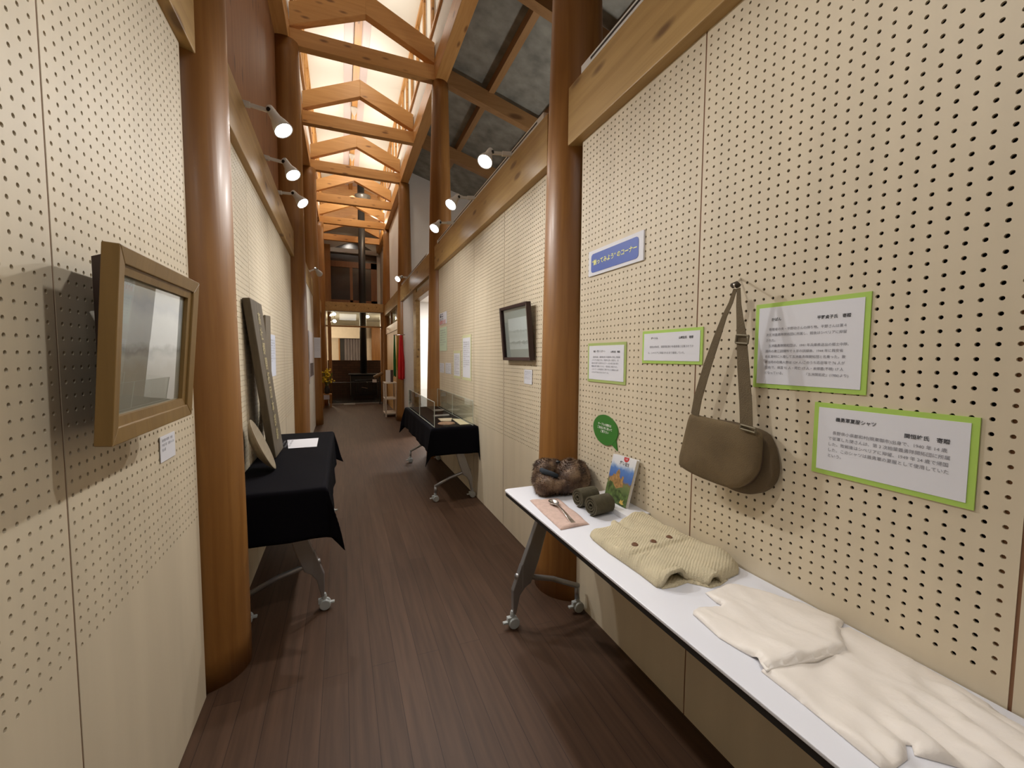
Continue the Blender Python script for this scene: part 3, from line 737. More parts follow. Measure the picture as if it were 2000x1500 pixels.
# ------------------------------------------------------------------ notices on the boards
R_R, R_U = (0, -1, 0), (0, 0, 1)
def notice(label, y0, y1, z0, z1, edge_mat, border, title, donor, body, tsize, bsize, sp=1.5, tx=0.05, bold=0.0002, cat='notice', title_mat=None):
    """card on the right wall; y1 > y0 (y1 is the left edge as seen)"""
    t = thing('notice_card', label, cat, (RX - 0.002, (y0 + y1) / 2, z0), 'notices on the right wall')
    B(RX - 0.004, RX - 0.0008, y0, y1, z0, z1).build('backing_card', edge_mat, t)
    b = border
    B(RX - 0.0055, RX - 0.0042, y0 + b, y1 - b, z0 + b, z1 - b).build('sheet', M_paper, t)
    x = RX - 0.0064; W = y1 - y0 - 2 * b; H = z1 - z0 - 2 * b
    yl = y1 - b; zt = z1 - b
    if title: text('title_text', title, t, (x, yl - tx * W * 1.6, zt - 0.14 * H), R_R, R_U, tsize, title_mat or M_ink, bold=bold)
    if donor: text('donor_text', donor, t, (x, yl - W * 0.90, zt - (0.16 if bsize < 0.011 else 0.24) * H), R_R, R_U, tsize, M_ink, 'RIGHT', bold=bold)
    if body: text('body_text', body, t, (x, yl - tx * W, zt - body_top * H), R_R, R_U, bsize, M_inkg, space=sp, width=W * (1 - 2.1 * tx))
    return t
body_top = 0.27
notice('large green-edged notice to the right of the hanging satchel', 0.642, 0.953, 1.296, 1.552, M_green, 0.0125, 'かばん', '平野貞子氏　寄贈',
       '　寄贈者の夫・平野功さんの持ち物。平野さんは第４\n次五洲義勇隊開拓団に所属し、戦後はシベリアに抑留\nされた。\n　五洲義勇隊開拓団は、1941 年兵庫県送出の郷土中隊。\n満州の嫩江訓練所で 3 年の訓練後、1944 年に興安省\n布礼野村に入植して五洲義勇隊開拓団と名乗った。敗\n戦当時の在籍人数は 124 人(このうち応召等で 76 人が\n現地)で、帰国 92 人・死亡 17 人・未帰還(不明) 17 人\nとなっている。　　　　　　『五洲開拓史』(1986)より)',
       0.0105, 0.0098, 1.75, 0.09)
body_top = 0.36
notice('long green-edged notice at the far right, lowest of the green-edged notices', 0.436, 0.762, 1.0745, 1.2675, M_green, 0.0125, '義勇軍夏服シャツ', '関恒雄氏　寄贈',
       '　長野県小県郡和村(現東御市)出身で、1940 年 14 歳\nで従軍した関さんは、第 3 次柏葉義勇隊開拓団に所属\nした。敗戦後はシベリアに抑留、1949 年 24 歳で帰国\nした。このシャツは義勇軍の夏服として使用していた\nという。', 0.0115, 0.0112, 1.5, 0.09)
body_top = 0.46
notice('green-edged notice with two lines, just left of the satchel strap', 1.161, 1.490, 1.362, 1.498, M_green, 0.0115, 'ゲートル', '山崎忠氏　寄贈',
       '　昭和20年8月、満蒙開拓青少年義勇軍に召集されてか\nら、シベリアに抑留されるまで着用していた。', 0.0105, 0.0098, 2.4, 0.09)
body_top = 0.31
notice('small green-edged notice nearest the column, above the speech bubble', 1.603, 1.925, 1.259, 1.458, pmat('card_dull_green', (0.40, 0.50, 0.16), 0.6), 0.0135, '帽子・靴下・スプーン', '小野忠氏　寄贈',
       '　長野県出身。満蒙開拓青少年義勇軍に参加し敗戦後\nシベリアに抑留された。抑留中に使った帽子と、支\n給された靴下と手作りのスプーンを大切に持ち帰り\n戦後も家で保管していた。一部は後に修理された。\nこのスプーンは抑留地の工場でアルミの廃材から作\nったものであると伝えられている。', 0.0105, 0.0098, 1.55, 0.09)
# blue sign
t = thing('corner_sign', 'blue sign with yellow lettering high on the right wall beside the column', 'sign', (RX - 0.004, 1.71, 1.80))
skew = lambda y, z: z
B(RX - 0.008, RX - 0.0008, 1.496, 1.928, 1.803, 1.930).build('sheet', M_paper, t)
pts = []
y0, y1, z0, z1, rr = 1.527, 1.902, 1.818, 1.912, 0.018
for cy, cz, st in ((y1 - rr, z1 - rr, 0), (y0 + rr, z1 - rr, 90), (y0 + rr, z0 + rr, 180), (y1 - rr, z0 + rr, 270)):
    for k in range(7):
        a = math.radians(st + 15 * k); pts.append((RX - 0.0095, cy + rr * math.cos(a), cz + rr * math.sin(a)))
MB().prism(pts, (0.001, 0, 0)).build('blue_field', M_blue, t)
text('lettering', '“触ってみよう” のコーナー', t, (RX - 0.0105, 1.892, 1.865), R_R, R_U, 0.03, M_yellow, 'LEFT', 'CENTER', width=0.355, bold=0.0006)
# speech bubble
t = thing('speech_bubble_sign', 'dark green speech bubble sign pointing down at the paperback', 'sign', (RX - 0.003, 1.75, 0.95))
bub2 = smooth_poly([(1.857, 1.055), (1.860, 1.018), (1.840, 0.983), (1.800, 0.957), (1.749, 0.949), (1.705, 0.957), (1.668, 0.985), (1.651, 1.010), (1.647, 1.036), (1.663, 1.066), (1.700, 1.089), (1.741, 1.101), (1.782, 1.100), (1.823, 1.087)], 2)
MB().prism([(RX - 0.0055, 1.704, 0.966), (RX - 0.0055, 1.652, 0.941), (RX - 0.0055, 1.664, 0.995)], (0.0045, 0, 0)).build('bubble_tail', M_bubble, t)
MB().prism([(RX - 0.006, y, z) for y, z in bub2], (0.005, 0, 0)).build('bubble_card', M_bubble, t)
text('lettering', 'テーブルの資料は\nご自由に手に取って\nご覧下さい', t, (RX - 0.0068, 1.757, 1.058), R_R, R_U, 0.016, pmat('letter_white', (0.85, 0.9, 0.82), 0.5), 'CENTER', space=1.25, width=0.125, bold=0.0003)

# mid-bay papers
def sheet(label, y0, y1, z0, z1, lines, mat=M_paper, card=None, head=None, size=0.012, seed=0, headmat=None, foot=None):
    t = thing('notice_sheet', label, 'notice', (RX - 0.002, (y0 + y1) / 2, z0), 'papers on the right wall beyond the column')
    if card: B(RX - 0.003, RX - 0.0008, y0 - 0.03, y1 + 0.03, z0 - 0.03, z1 + 0.03).build('backing_card', card, t)
    B(RX - 0.005, RX - 0.0032 if card else RX - 0.0008, y0, y1, z0, z1).build('sheet', mat, t)
    W, H = y1 - y0, z1 - z0; x = RX - 0.006
    if head: text('title_text', head, t, (x, y1 - 0.08 * W, z1 - 0.08 * H), R_R, R_U, 0.04, headmat or M_ink, width=0.5 * W, bold=0.001)
    if lines:
        text('body_text', '\n'.join(lines), t, (x, y1 - 0.1 * W, z1 - (0.2 if head else 0.1) * H), R_R, R_U, size, M_inkg, space=1.6, width=0.8 * W)
TX = ['満蒙開拓青少年義勇軍として渡満した', '少年たちは現地の訓練所で訓練を受け', '各地の開拓団へ入植していった。敗戦', '後は多くがシベリアへ送られ、長い抑', '留生活を余儀なくされたのである。', '帰国した人びとが大切に持ち帰った品', 'をここに展示しています。', '資料を寄せて下さった方々に深く感謝', '申し上げます。', '抑留者の手記より抜粋した文章を次に', '紹介します。寒さと飢えのなかで仲間', 'を失いながら、故郷を思い続けた日々', 'が綴られている。']
sheet('white heading sheet with red line, highest paper beside the second right column', 5.18, 5.60, 1.795, 1.943, None, head='展示', foot=True)
sheet('pale mint sheet with dark lines, below the heading sheet', 5.18, 5.58, 1.455, 1.755, TX[:7], mat=M_mint, size=0.02)
sheet('small white sheet low beside the second right column, left of its pair', 5.34, 5.59, 1.172, 1.297, TX[:6], size=0.01)
sheet('small white sheet on yellow card low on the wall, right of its pair', 4.96, 5.25, 1.172, 1.305, TX[2:8], card=None, size=0.01)
sheet('tall white sheet on pale yellow card, shorter of the two tall ones', 4.55, 4.81, 1.165, 1.42, TX[:11], card=M_ygreen, size=0.01)
sheet('tallest white sheet on pale yellow card, left of the framed drawing', 4.14, 4.42, 1.165, 1.58, TX, card=M_ygreen, size=0.01)
sheet('small white caption below the dark framed drawing', 2.63, 2.765, 1.195, 1.296, TX[:6], size=0.006)
t_ = [o for o in bpy.data.objects if o.get('label', '').startswith('white heading')][0]
text('lettering', '義勇軍の生活', t_, (RX - 0.006, 5.57, 1.845), R_R, R_U, 0.05, pmat('letter_red', (0.6, 0.12, 0.08), 0.6), width=0.34, bold=0.001)

L_R = (0, 1, 0)
def lsheet(name, label, x, y0, y1, z0, z1, mat, lines, size, cat='notice', head=None):
    t = thing(name, label, cat, (x, (y0 + y1) / 2, z0), 'papers on the left wall')
    B(x, x + 0.0015, y0, y1, z0, z1).build('sheet', mat, t)
    W, H = y1 - y0, z1 - z0
    text('body_text', '\n'.join(lines), t, (x + 0.0022, y0 + 0.1 * W, z1 - 0.12 * H), L_R, R_U, size, M_inkg, space=1.5, width=0.8 * W)
    return t
t = lsheet('caption_card', 'small white caption card under the framed picture on the left', LX + 0.002, 1.619, 1.744, 1.045, 1.127, M_paper, ['満州国の風景　水彩', '作者不詳　昭和十八年', '個人蔵'], 0.01)
lsheet('notice_sheet', 'pale bluish sheet on the left wall behind the tall nameboards', LX + 0.001, 3.86, 4.16, 1.21, 1.555, pmat('paper_bluish', (0.66, 0.70, 0.82), 0.6), TX[:9], 0.012)
t = thing('notice_sheet', 'white sheet pinned to the third left log column', 'notice', (-0.45, 9.15, 1.34), 'papers on the left wall')
q0, q1 = Vector((-0.505, 9.110, 0)), Vector((-0.392, 9.178, 0)); dn = Vector((q1.y - q0.y, -(q1.x - q0.x), 0)).normalized()
MB().prism([(q0.x, q0.y, 1.34), (q1.x, q1.y, 1.34), (q1.x, q1.y, 1.735), (q0.x, q0.y, 1.735)], dn * 0.0015).build('sheet', M_paper, t)
text('body_text', '\n'.join(TX[:12]), t, (q0 + (q1 - q0) * 0.1 + dn * 0.0022 + Vector((0, 0, 1.70))), q1 - q0, R_U, 0.01, M_inkg, space=3.2, width=0.105)
PX = -0.506
t = thing('poster', 'grey photo poster on the left wall before the third column', 'poster', (PX, 7.5, 0.93), 'posters on the left wall')
B(PX + 0.001, PX + 0.003, 7.22, 7.75, 0.915, 1.79).build('sheet', pmat('poster_grey', (0.25, 0.22, 0.23), 0.6), t)
B(PX + 0.0032, PX + 0.0042, 7.26, 7.71, 1.32, 1.70).build('photograph', pmat('poster_photo', (0.12, 0.10, 0.10), 0.5, var=0.6, vscale=9), t)
t = thing('poster', 'pale poster with small dark pictures beside the grey photo poster', 'poster', (PX, 8.3, 0.95), 'posters on the left wall')
B(PX + 0.001, PX + 0.003, 7.8, 8.85, 1.0, 1.80).build('sheet', pmat('poster_pale', (0.58, 0.54, 0.55), 0.6), t)
B(PX + 0.0032, PX + 0.0042, 7.88, 8.75, 1.02, 1.25).build('photograph', MATS['poster_photo'], t)

# ------------------------------------------------------------------ framed picture on the left wall
def framed(name, label, C, wid, mould, depth, m_frame, m_mat, m_pic, picrect, outward, boxd=None):
    """C: four front corners tl, tr, br, bl; outward = normal towards the room"""
    tl, tr, br, bl = map(Vector, C); n = Vector(outward).normalized()
    t = thing(name, label, 'framed picture', (tl + br) / 2)
    def P(u, v, d=0.0): return tl.lerp(tr, u).lerp(bl.lerp(br, u), v) - n * d
    W, H = (tr - tl).length, (bl - tl).length; a, b = mould / W, mould / H
    m = MB()
    for (u0, v0, u1, v1, w0, x0, w1, x1) in ((0, 0, 1, 0, a, b, 1 - a, b), (1, 0, 1, 1, 1 - a, b, 1 - a, 1 - b), (1, 1, 0, 1, 1 - a, 1 - b, a, 1 - b), (0, 1, 0, 0, a, 1 - b, a, b)):
        o0, o1, i0, i1 = P(u0, v0), P(u1, v1), P(w0, x0), P(w1, x1)
        m.hexa([o0 - n * depth, o1 - n * depth, i1 - n * depth, i0 - n * depth, o0, o1, i1 - n * 0.004, i0 - n * 0.004])
    m.build('frame', m_frame, t, bevel=0.002)
    if boxd:
        m = MB()
        a2, b2 = a * 1.0, b * 1.0; g = 0.020
        for (u0, v0, u1, v1, w0, x0, w1, x1) in ((a, b, 1 - a, b, a + g / W, b + g / H, 1 - a - g / W, b + g / H), (1 - a, b, 1 - a, 1 - b, 1 - a - g / W, b + g / H, 1 - a - g / W, 1 - b - g / H),
                                                 (1 - a, 1 - b, a, 1 - b, 1 - a - g / W, 1 - b - g / H, a + g / W, 1 - b - g / H), (a, 1 - b, a, b, a + g / W, 1 - b - g / H, a + g / W, b + g / H)):
            o0, o1, i0, i1 = P(u0, v0), P(u1, v1), P(w0, x0), P(w1, x1)
            m.hexa([o0 - n * 0.022, o1 - n * 0.022, i1 - n * 0.022, i0 - n * 0.022, o0 - n * 0.009, o1 - n * 0.009, i1 - n * 0.012, i0 - n * 0.012])
        m.build('inner_moulding', m_frame, t)
    d = depth * 0.75
    m = MB(); m.hexa([P(a, b, d + 0.004), P(1 - a, b, d + 0.004), P(1 - a, 1 - b, d + 0.004), P(a, 1 - b, d + 0.004), P(a, b, d), P(1 - a, b, d), P(1 - a, 1 - b, d), P(a, 1 - b, d)])
    m.build('mount', m_mat, t)
    u0, v0, u1, v1 = picrect
    m = MB(); e = d - 0.0006; g = d + 0.001
    m.hexa([P(u0, v0, g), P(u1, v0, g), P(u1, v1, g), P(u0, v1, g), P(u0, v0, e), P(u1, v0, e), P(u1, v1, e), P(u0, v1, e)])
    m.build('picture', m_pic, t)
    e = depth * (0.70 if boxd else 0.45)
    m = MB(); m.hexa([P(a, b, e + 0.002), P(1 - a, b, e + 0.002), P(1 - a, 1 - b, e + 0.002), P(a, 1 - b, e + 0.002), P(a, b, e), P(1 - a, b, e), P(1 - a, 1 - b, e), P(a, 1 - b, e)])
    m.build('glass', M_pane, t)
    return t, P, n
M_landscape = picture_mat('grey_landscape', [(0.0, (0.30, 0.27, 0.22)), (0.30, (0.34, 0.31, 0.26)), (0.40, (0.40, 0.39, 0.36)), (0.46, (0.26, 0.26, 0.25)), (0.52, (0.52, 0.53, 0.54)), (0.75, (0.60, 0.62, 0.64)), (0.85, (0.45, 0.48, 0.54)), (1.0, (0.62, 0.62, 0.59))], 5, 0.22)
t, P, n = framed('picture_frame', 'wide gilt oak framed grey landscape tilting off the left wall', ((-0.40, 1.071, 1.603), (-0.40, 1.571, 1.604), (-0.43, 1.556, 1.203), (-0.43, 1.073, 1.200)), 0.5, 0.034, 0.03, M_frame, pmat('mount_cream', (0.45, 0.42, 0.33), 0.7), M_landscape, (0.12, 0.14, 0.88, 0.86), (1, 0, -0.075), True)
m = MB(); m.hexa([(-0.495, 1.19, 1.21), (-0.495, 1.50, 1.21), (-0.464, 1.50, 1.21), (-0.464, 1.12, 1.21), (-0.495, 1.19, 1.595), (-0.495, 1.50, 1.595), (-0.433, 1.50, 1.595), (-0.433, 1.12, 1.595)])
m.build('backing_box', M_brown, t)
MB().tube([(-0.505, 1.205, 1.478), (-0.494, 1.20, 1.455), (-0.478, 1.185, 1.448), (-0.474, 1.18, 1.452)], 0.0045, 8).build('hook', M_lampw, t, smooth=True)

# framed drawing on the right wall
M_draw = picture_mat('pencil_drawing', [(0.0, (0.78, 0.79, 0.80)), (0.15, (0.70, 0.71, 0.72)), (0.22, (0.35, 0.35, 0.35)), (0.27, (0.80, 0.81, 0.83)), (0.42, (0.66, 0.67, 0.68)), (0.52, (0.70, 0.71, 0.72)), (0.57, (0.50, 0.51, 0.52)), (0.62, (0.82, 0.83, 0.87)), (1.0, (0.82, 0.83, 0.87))], 14, 0.2)
t, P, n = framed('picture_frame', 'thin dark framed pencil drawing tilting off the right wall past the column', ((1.140, 3.115, 1.760), (1.140, 2.598, 1.754), (1.166, 2.580, 1.360), (1.166, 3.093, 1.358)), 0.5, 0.022, 0.036, M_dframe, pmat('mount_grey', (0.45, 0.46, 0.44), 0.7), M_draw, (0.20, 0.23, 0.88, 0.80), (-1, 0, -0.065))

# ------------------------------------------------------------------ satchel on its peg
t = thing('satchel', 'khaki canvas satchel hanging by its strap from a peg', 'bag', (1.14, 0.98, 1.605))
def pillow(poly, xf, xb, bulge, rings=6, wob=0.0, seed=0):
    """shell over a (y,z) outline: front at xf swelling towards -X, back at xb"""
    rnd = random.Random(seed); cy = sum(p[0] for p in poly) / len(poly); cz = sum(p[1] for p in poly) / len(poly)
    m = MB(); n = len(poly); V = []; F = []
    def ring(s, x, wv=0):
        for i, (y, z) in enumerate(poly):
            yy, zz = cy + (y - cy) * s, cz + (z - cz) * s
            V.append((x + wv * (math.sin(yy * 31 + zz * 11 + seed) * 0.6 + math.sin(yy * 13 - zz * 43 + seed) * 0.6), yy, zz))
    ring(0.97, xb); ring(1.0, xb - 0.004); ring(1.0, xf + 0.005); k = 3
    for j in range(rings):
        s = 0.985 * (1 - j / rings) ; ring(max(s, 0.02), xf - bulge * (1 - s ** 2), wob if j else 0); k += 1
    for j in range(k - 1):
        F += [(j * n + i, j * n + (i + 1) % n, (j + 1) * n + (i + 1) % n, (j + 1) * n + i) for i in range(n)]
    F += [tuple(range(n - 1, -1, -1)), tuple((k - 1) * n + i for i in range(n))]
    return m.add(V, F)
bodyp = [(1.105, 1.175), (1.0, 1.178), (0.89, 1.165), (0.868, 1.14), (0.850, 1.09), (0.845, 1.04), (0.862, 1.0), (0.90, 0.968), (0.945, 0.957), (1.0, 0.960), (1.08, 0.982), (1.12, 1.0), (1.13, 1.05)]
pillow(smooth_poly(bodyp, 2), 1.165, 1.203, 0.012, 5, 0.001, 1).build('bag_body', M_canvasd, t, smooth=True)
flap = [(1.131, 1.186), (1.119, 1.193), (1.071, 1.187), (0.961, 1.183), (0.862, 1.176), (0.855, 1.149), (0.858, 1.066), (0.872, 1.035), (0.900, 1.004), (0.935, 0.981), (0.980, 0.975), (1.089, 0.980), (1.153, 0.991), (1.178, 1.004), (1.152, 1.105)]
pillow(smooth_poly(flap, 1), 1.122, 1.138, 0.014, 9, 0.0032, 4).build('flap', M_canvas, t, smooth=True)
# gusset between flap and body
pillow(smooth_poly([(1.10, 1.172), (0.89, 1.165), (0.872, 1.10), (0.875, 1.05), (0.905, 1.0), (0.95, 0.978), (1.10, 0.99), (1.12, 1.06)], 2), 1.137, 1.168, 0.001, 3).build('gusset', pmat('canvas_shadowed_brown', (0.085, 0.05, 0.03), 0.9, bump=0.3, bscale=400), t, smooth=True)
def ribbon(path, wid, th=0.0022):
    """flat strap along path [(x,y,z)], width vectors roughly in the wall plane"""
    m = MB(); V = []
    P_ = [Vector(p) for p in path]
    for i, p in enumerate(P_):
        tt = (P_[min(i + 1, len(P_) - 1)] - P_[max(i - 1, 0)]).normalized()
        sd = tt.cross(Vector((-1, 0, 0))); sd = Vector((0, sd.y, sd.z)).normalized()
        wv = wid[i] if isinstance(wid, list) else wid
        tw = Vector((0.35, 0, 0)) * 0
        for a, b in ((-1, -1), (1, -1), (1, 1), (-1, 1)): V.append(p + sd * (a * wv / 2) + Vector((b * th / 2, 0, 0)))
    F = [(i * 4 + k, i * 4 + (k + 1) % 4, (i + 1) * 4 + (k + 1) % 4, (i + 1) * 4 + k) for i in range(len(P_) - 1) for k in range(4)]
    F += [(3, 2, 1, 0), tuple((len(P_) - 1) * 4 + k for k in range(4))]
    return m.add(V, F)
stl = [(1.142, 0.978, 1.602), (1.138, 0.989, 1.560), (1.132, 1.005, 1.52), (1.125, 1.024, 1.455), (1.12, 1.055, 1.36), (1.12, 1.090, 1.25), (1.122, 1.103, 1.19)]
ribbon(stl, [0.013, 0.015, 0.018, 0.026, 0.032, 0.034, 0.034]).build('strap', M_web, t, smooth=False)
strr = [(1.142, 0.966, 1.602), (1.138, 0.960, 1.55), (1.132, 0.948, 1.50), (1.128, 0.937, 1.45), (1.122, 0.922, 1.36), (1.118, 0.905, 1.25), (1.116, 0.898, 1.18)]
ribbon(strr, [0.012, 0.017, 0.024, 0.034, 0.040, 0.042, 0.042]).build('strap', M_web, t)
def loop(cy, cz, hw, hh, x, ang=0.0, r=0.003):
    m = MB(); c = [(-hw, -hh), (hw, -hh), (hw, hh), (-hw, hh), (-hw, -hh)]
    pts = [(x, cy + a * math.cos(ang) - b * math.sin(ang), cz + a * math.sin(ang) + b * math.cos(ang)) for a, b in c]
    for i in range(4): m.tube([pts[i], pts[i + 1]], r, 8)
    return m
bk = loop(0.930, 1.443, 0.021, 0.012, 1.122, 0.10).build('slide_buckle', M_brass, t)
loop(0.889, 1.178, 0.025, 0.006, 1.112, 0.10).build('ring', M_brass, t)
MB().tube([(1.138, 0.986, 1.612), (1.139, 0.972, 1.616), (1.139, 0.965, 1.608)], 0.009, 8).build('strap_fold', pmat('strap_dark', (0.05, 0.036, 0.022), 0.9), t, smooth=True)
pg = tag(MB().tube([(1.213, 1.020, 1.646), (1.18, 1.001, 1.630), (1.140, 0.978, 1.609), (1.134, 0.974, 1.6085), (1.131, 0.972, 1.616)], 0.0035, 8).build('wall_peg', pmat('peg_metal', (0.62, 0.56, 0.48), 0.3, 0.6), smooth=True), 'thin metal peg in a board hole holding the satchel strap', 'peg')

# ------------------------------------------------------------------ things on the white table
T = 0.698
def inside(p, poly):
    x, y = p; c = False; j = len(poly) - 1
    for i in range(len(poly)):
        (xi, yi), (xj, yj) = poly[i], poly[j]
        if (yi > y) != (yj > y) and x < (xj - xi) * (y - yi) / (yj - yi) + xi: c = not c
        j = i
    return c
def edist(p, poly, skip=()):
    best = 9
    for i in range(len(poly)):
        if i in skip: continue
        a, b = poly[i], poly[(i + 1) % len(poly)]
        dx, dy = b[0] - a[0], b[1] - a[1]; L2 = dx * dx + dy * dy
        s = 0 if L2 == 0 else max(0, min(1, ((p[0] - a[0]) * dx + (p[1] - a[1]) * dy) / L2))
        best = min(best, math.hypot(p[0] - a[0] - s * dx, p[1] - a[1] - s * dy))
    return best
def flat_cloth(poly, hfun, step=0.008, base=None, z0=T + 0.0008):
    """cloth lying on a table: top surface hfun(x,y,d) over an outline, closed down to z0"""
    bm = bmesh.new()
    vs = [bm.verts.new((x, y, 0)) for x, y in poly]
    bm.faces.new(vs)
    xs = [p[0] for p in poly]; ys = [p[1] for p in poly]
    x = min(xs) + step
    while x < max(xs):
        g = bm.verts[:] + bm.edges[:] + bm.faces[:]
        bmesh.ops.bisect_plane(bm, geom=g, plane_co=(x, 0, 0), plane_no=(1, 0, 0)); x += step
    y = min(ys) + step
    while y < max(ys):
        g = bm.verts[:] + bm.edges[:] + bm.faces[:]
        bmesh.ops.bisect_plane(bm, geom=g, plane_co=(0, y, 0), plane_no=(0, 1, 0)); y += step
    bmesh.ops.triangulate(bm, faces=[f for f in bm.faces if len(f.verts) > 4])
    m = MB(); idx = {v: i for i, v in enumerate(bm.verts)}
    top = []; bot = []
    for v in bm.verts:
        d = edist((v.co.x, v.co.y), poly)
        h = hfun(v.co.x, v.co.y, d)
        top.append((v.co.x, v.co.y, h)); bot.append((v.co.x, v.co.y, base(v.co.x, v.co.y, d) if base else z0))
    n = len(top)
    F = [tuple(idx[v] for v in f.verts) for f in bm.faces] + [tuple(n + idx[v] for v in reversed(f.verts)) for f in bm.faces]
    for e in bm.edges:
        if len(e.link_faces) == 1:
            a, b = idx[e.verts[0]], idx[e.verts[1]]; F.append((a, b, n + b, n + a))
    bm.free()
    m.add(top + bot, F)
    return m

# knitted vest: lower layer and an arched upper layer with two open armholes on the near edge
kn = [(0.892, 1.368), (0.972, 1.366), (1.022, 1.430), (1.040, 1.442), (1.046, 1.410), (1.080, 1.418), (1.130, 1.436), (1.185, 1.452), (1.196, 1.44), (1.200, 1.38), (1.185, 1.29), (1.20, 1.25), (1.192, 1.21), (1.200, 1.17), (1.203, 1.14), (1.198, 1.08), (1.200, 1.04), (1.198, 0.995), (1.185, 0.958), (1.158, 0.938), (1.10, 0.928), (1.051, 0.915), (1.012, 0.916), (0.984, 0.958), (0.968, 0.966), (0.921, 0.960), (0.871, 0.962), (0.860, 0.972), (0.863, 1.047), (0.861, 1.118), (0.857, 1.213), (0.862, 1.320), (0.872, 1.355)]
def sm(x): x = max(0, min(1, x)); return x * x * (3 - 2 * x)
def knit_top(x, y, d):
    h = 0.026 * math.sqrt(max(0, 1 - (1 - min(d / 0.022, 1)) ** 2))
    h += 0.008 * sm((1.22 - y) / 0.2) * sm(d / 0.05)
    h += 0.016 * math.exp(-((x - 1.165) / 0.035) ** 2 - ((y - 1.02) / 0.05) ** 2) * sm(d / 0.02)
    h += 0.012 * math.exp(-((x - 1.12) / 0.05) ** 2 - ((y - 1.41) / 0.03) ** 2) * sm(d / 0.02)
    h += 0.010 * math.exp(-((x - 0.985) / 0.02) ** 2 - ((y - 1.345) / 0.05) ** 2) * sm(d / 0.02)
    h -= 0.014 * math.exp(-((x - 1.03 - 0.12 * (y - 1.36)) / 0.014) ** 2) * sm((y - 1.27) / 0.10)          # fold beside the collar
    pl = y - 1.178 - 0.10 * (x - 1.0)
    h += 0.0095 * sm(-pl / 0.003) * sm((0.06 + pl) / 0.02) * sm((1.17 - x) / 0.05) * sm(d / 0.02)   # overlapping button placket
    h += 0.004 * math.exp(-((y - 1.09 - 0.5 * (x - 0.9)) / 0.007) ** 2) * sm((0.96 - x) / 0.03) + 0.003 * math.exp(-((y - 1.24 + 0.3 * (x - 0.95)) / 0.006) ** 2) * sm((1.02 - x) / 0.04)
    e = sm((1.03 - y) / 0.06)
    if y < 1.05:
        a1 = math.exp(-((x - 0.925) / 0.047) ** 4); a2 = math.exp(-((x - 1.036) / 0.026) ** 4)
        h = max(h, e * (0.040 * max(a1, a2 * 0.72)) + 0.006 * (a1 + a2 > 0.05))
    h += 0.0016 * math.sin(70 * x + 30 * y) * sm(d / 0.03)
    return T + 0.004 + max(h, 0.003)
def knit_base(x, y, d):
    tp = knit_top(x, y, d) 
    if y < 1.045:
        a = max(math.exp(-((x - 0.925) / 0.045) ** 4), math.exp(-((x - 1.036) / 0.024) ** 4)) * sm((1.045 - y) / 0.03)
        if a > 0.02: return T + 0.0015 + a * max(0, tp - T - 0.013)
    return T + 0.0012
t = thing('knitted_vest', 'cream knitted button vest folded on the white table', 'vest', (1.03, 1.2, T))
flat_cloth(kn, knit_top, 0.0042, knit_base).build('vest_front', M_knit, t, smooth=True)
flat_cloth([(0.872, 0.958), (0.915, 0.952), (0.968, 0.958), (1.012, 0.909), (1.052, 0.910), (1.10, 0.925), (1.10, 1.06), (0.872, 1.06)], lambda x, y, d: T + 0.001 + 0.007 * math.sqrt(min(d / 0.008, 1)), 0.015).build('vest_back', M_knit, t, smooth=True)
for x, y in ((0.929, 1.160), (1.006, 1.157), (1.084, 1.165)):
    z = knit_top(x, y, 0.06)
    MB().lathe([(0.0, -0.002), (0.0105, -0.001), (0.0115, 0.002), (0.009, 0.0045), (0.005, 0.0035), (0.0, 0.0035)], (x, y, z), (-0.1, -0.2, 1), 16, caps=False).build('button', M_horn, t, smooth=True)

# cream cotton shirt: body running to the near end, upper part folded over it
t = thing('cotton_shirt', 'cream cotton undershirt laid flat at the near end of the white table', 'shirt', (1.02, 0.6, T))
low = [(0.842, 0.615), (0.839, 0.527), (0.836, 0.487), (0.830, 0.42), (0.828, 0.385), (0.846, 0.376), (0.890, 0.378), (0.920, 0.395), (0.928, 0.390), (0.910, 0.378), (0.945, 0.345), (0.985, 0.300), (1.02, 0.262), (1.10, 0.255), (1.155, 0.300), (1.165, 0.340), (1.180, 0.385), (1.192, 0.449), (1.190, 0.587), (1.192, 0.64), (1.10, 0.66), (0.95, 0.65)]
def wr(x, y):
    return 0.0022 * math.sin(38 * x + 9 * math.sin(7 * y)) + 0.0016 * math.sin(23 * y + 60 * x) + 0.0012 * math.sin(90 * x - 22 * y)
def low_top(x, y, d):
    k = sm((0.50 - y) / 0.12)
    fold = 0.0085 * math.sin((x - 0.25 * y) * 105) * k + 0.0035 * math.sin((x + 0.2 * y) * 190 + 1.0) * k
    crease = 0.003 * math.exp(-((x - 1.06 + 0.35 * (y - 0.5)) / 0.006) ** 2) + 0.0025 * math.exp(-((y - 0.47 - 0.5 * (x - 1.1)) / 0.006) ** 2) * sm((x - 1.0) / 0.1)
    return T + 0.003 + max(0.002, 0.009 + fold + wr(x, y) * 0.8 + crease) * math.sqrt(min(d / 0.012, 1))
flat_cloth(low, low_top, 0.0085).build('shirt_body', M_shirt, t, smooth=True)
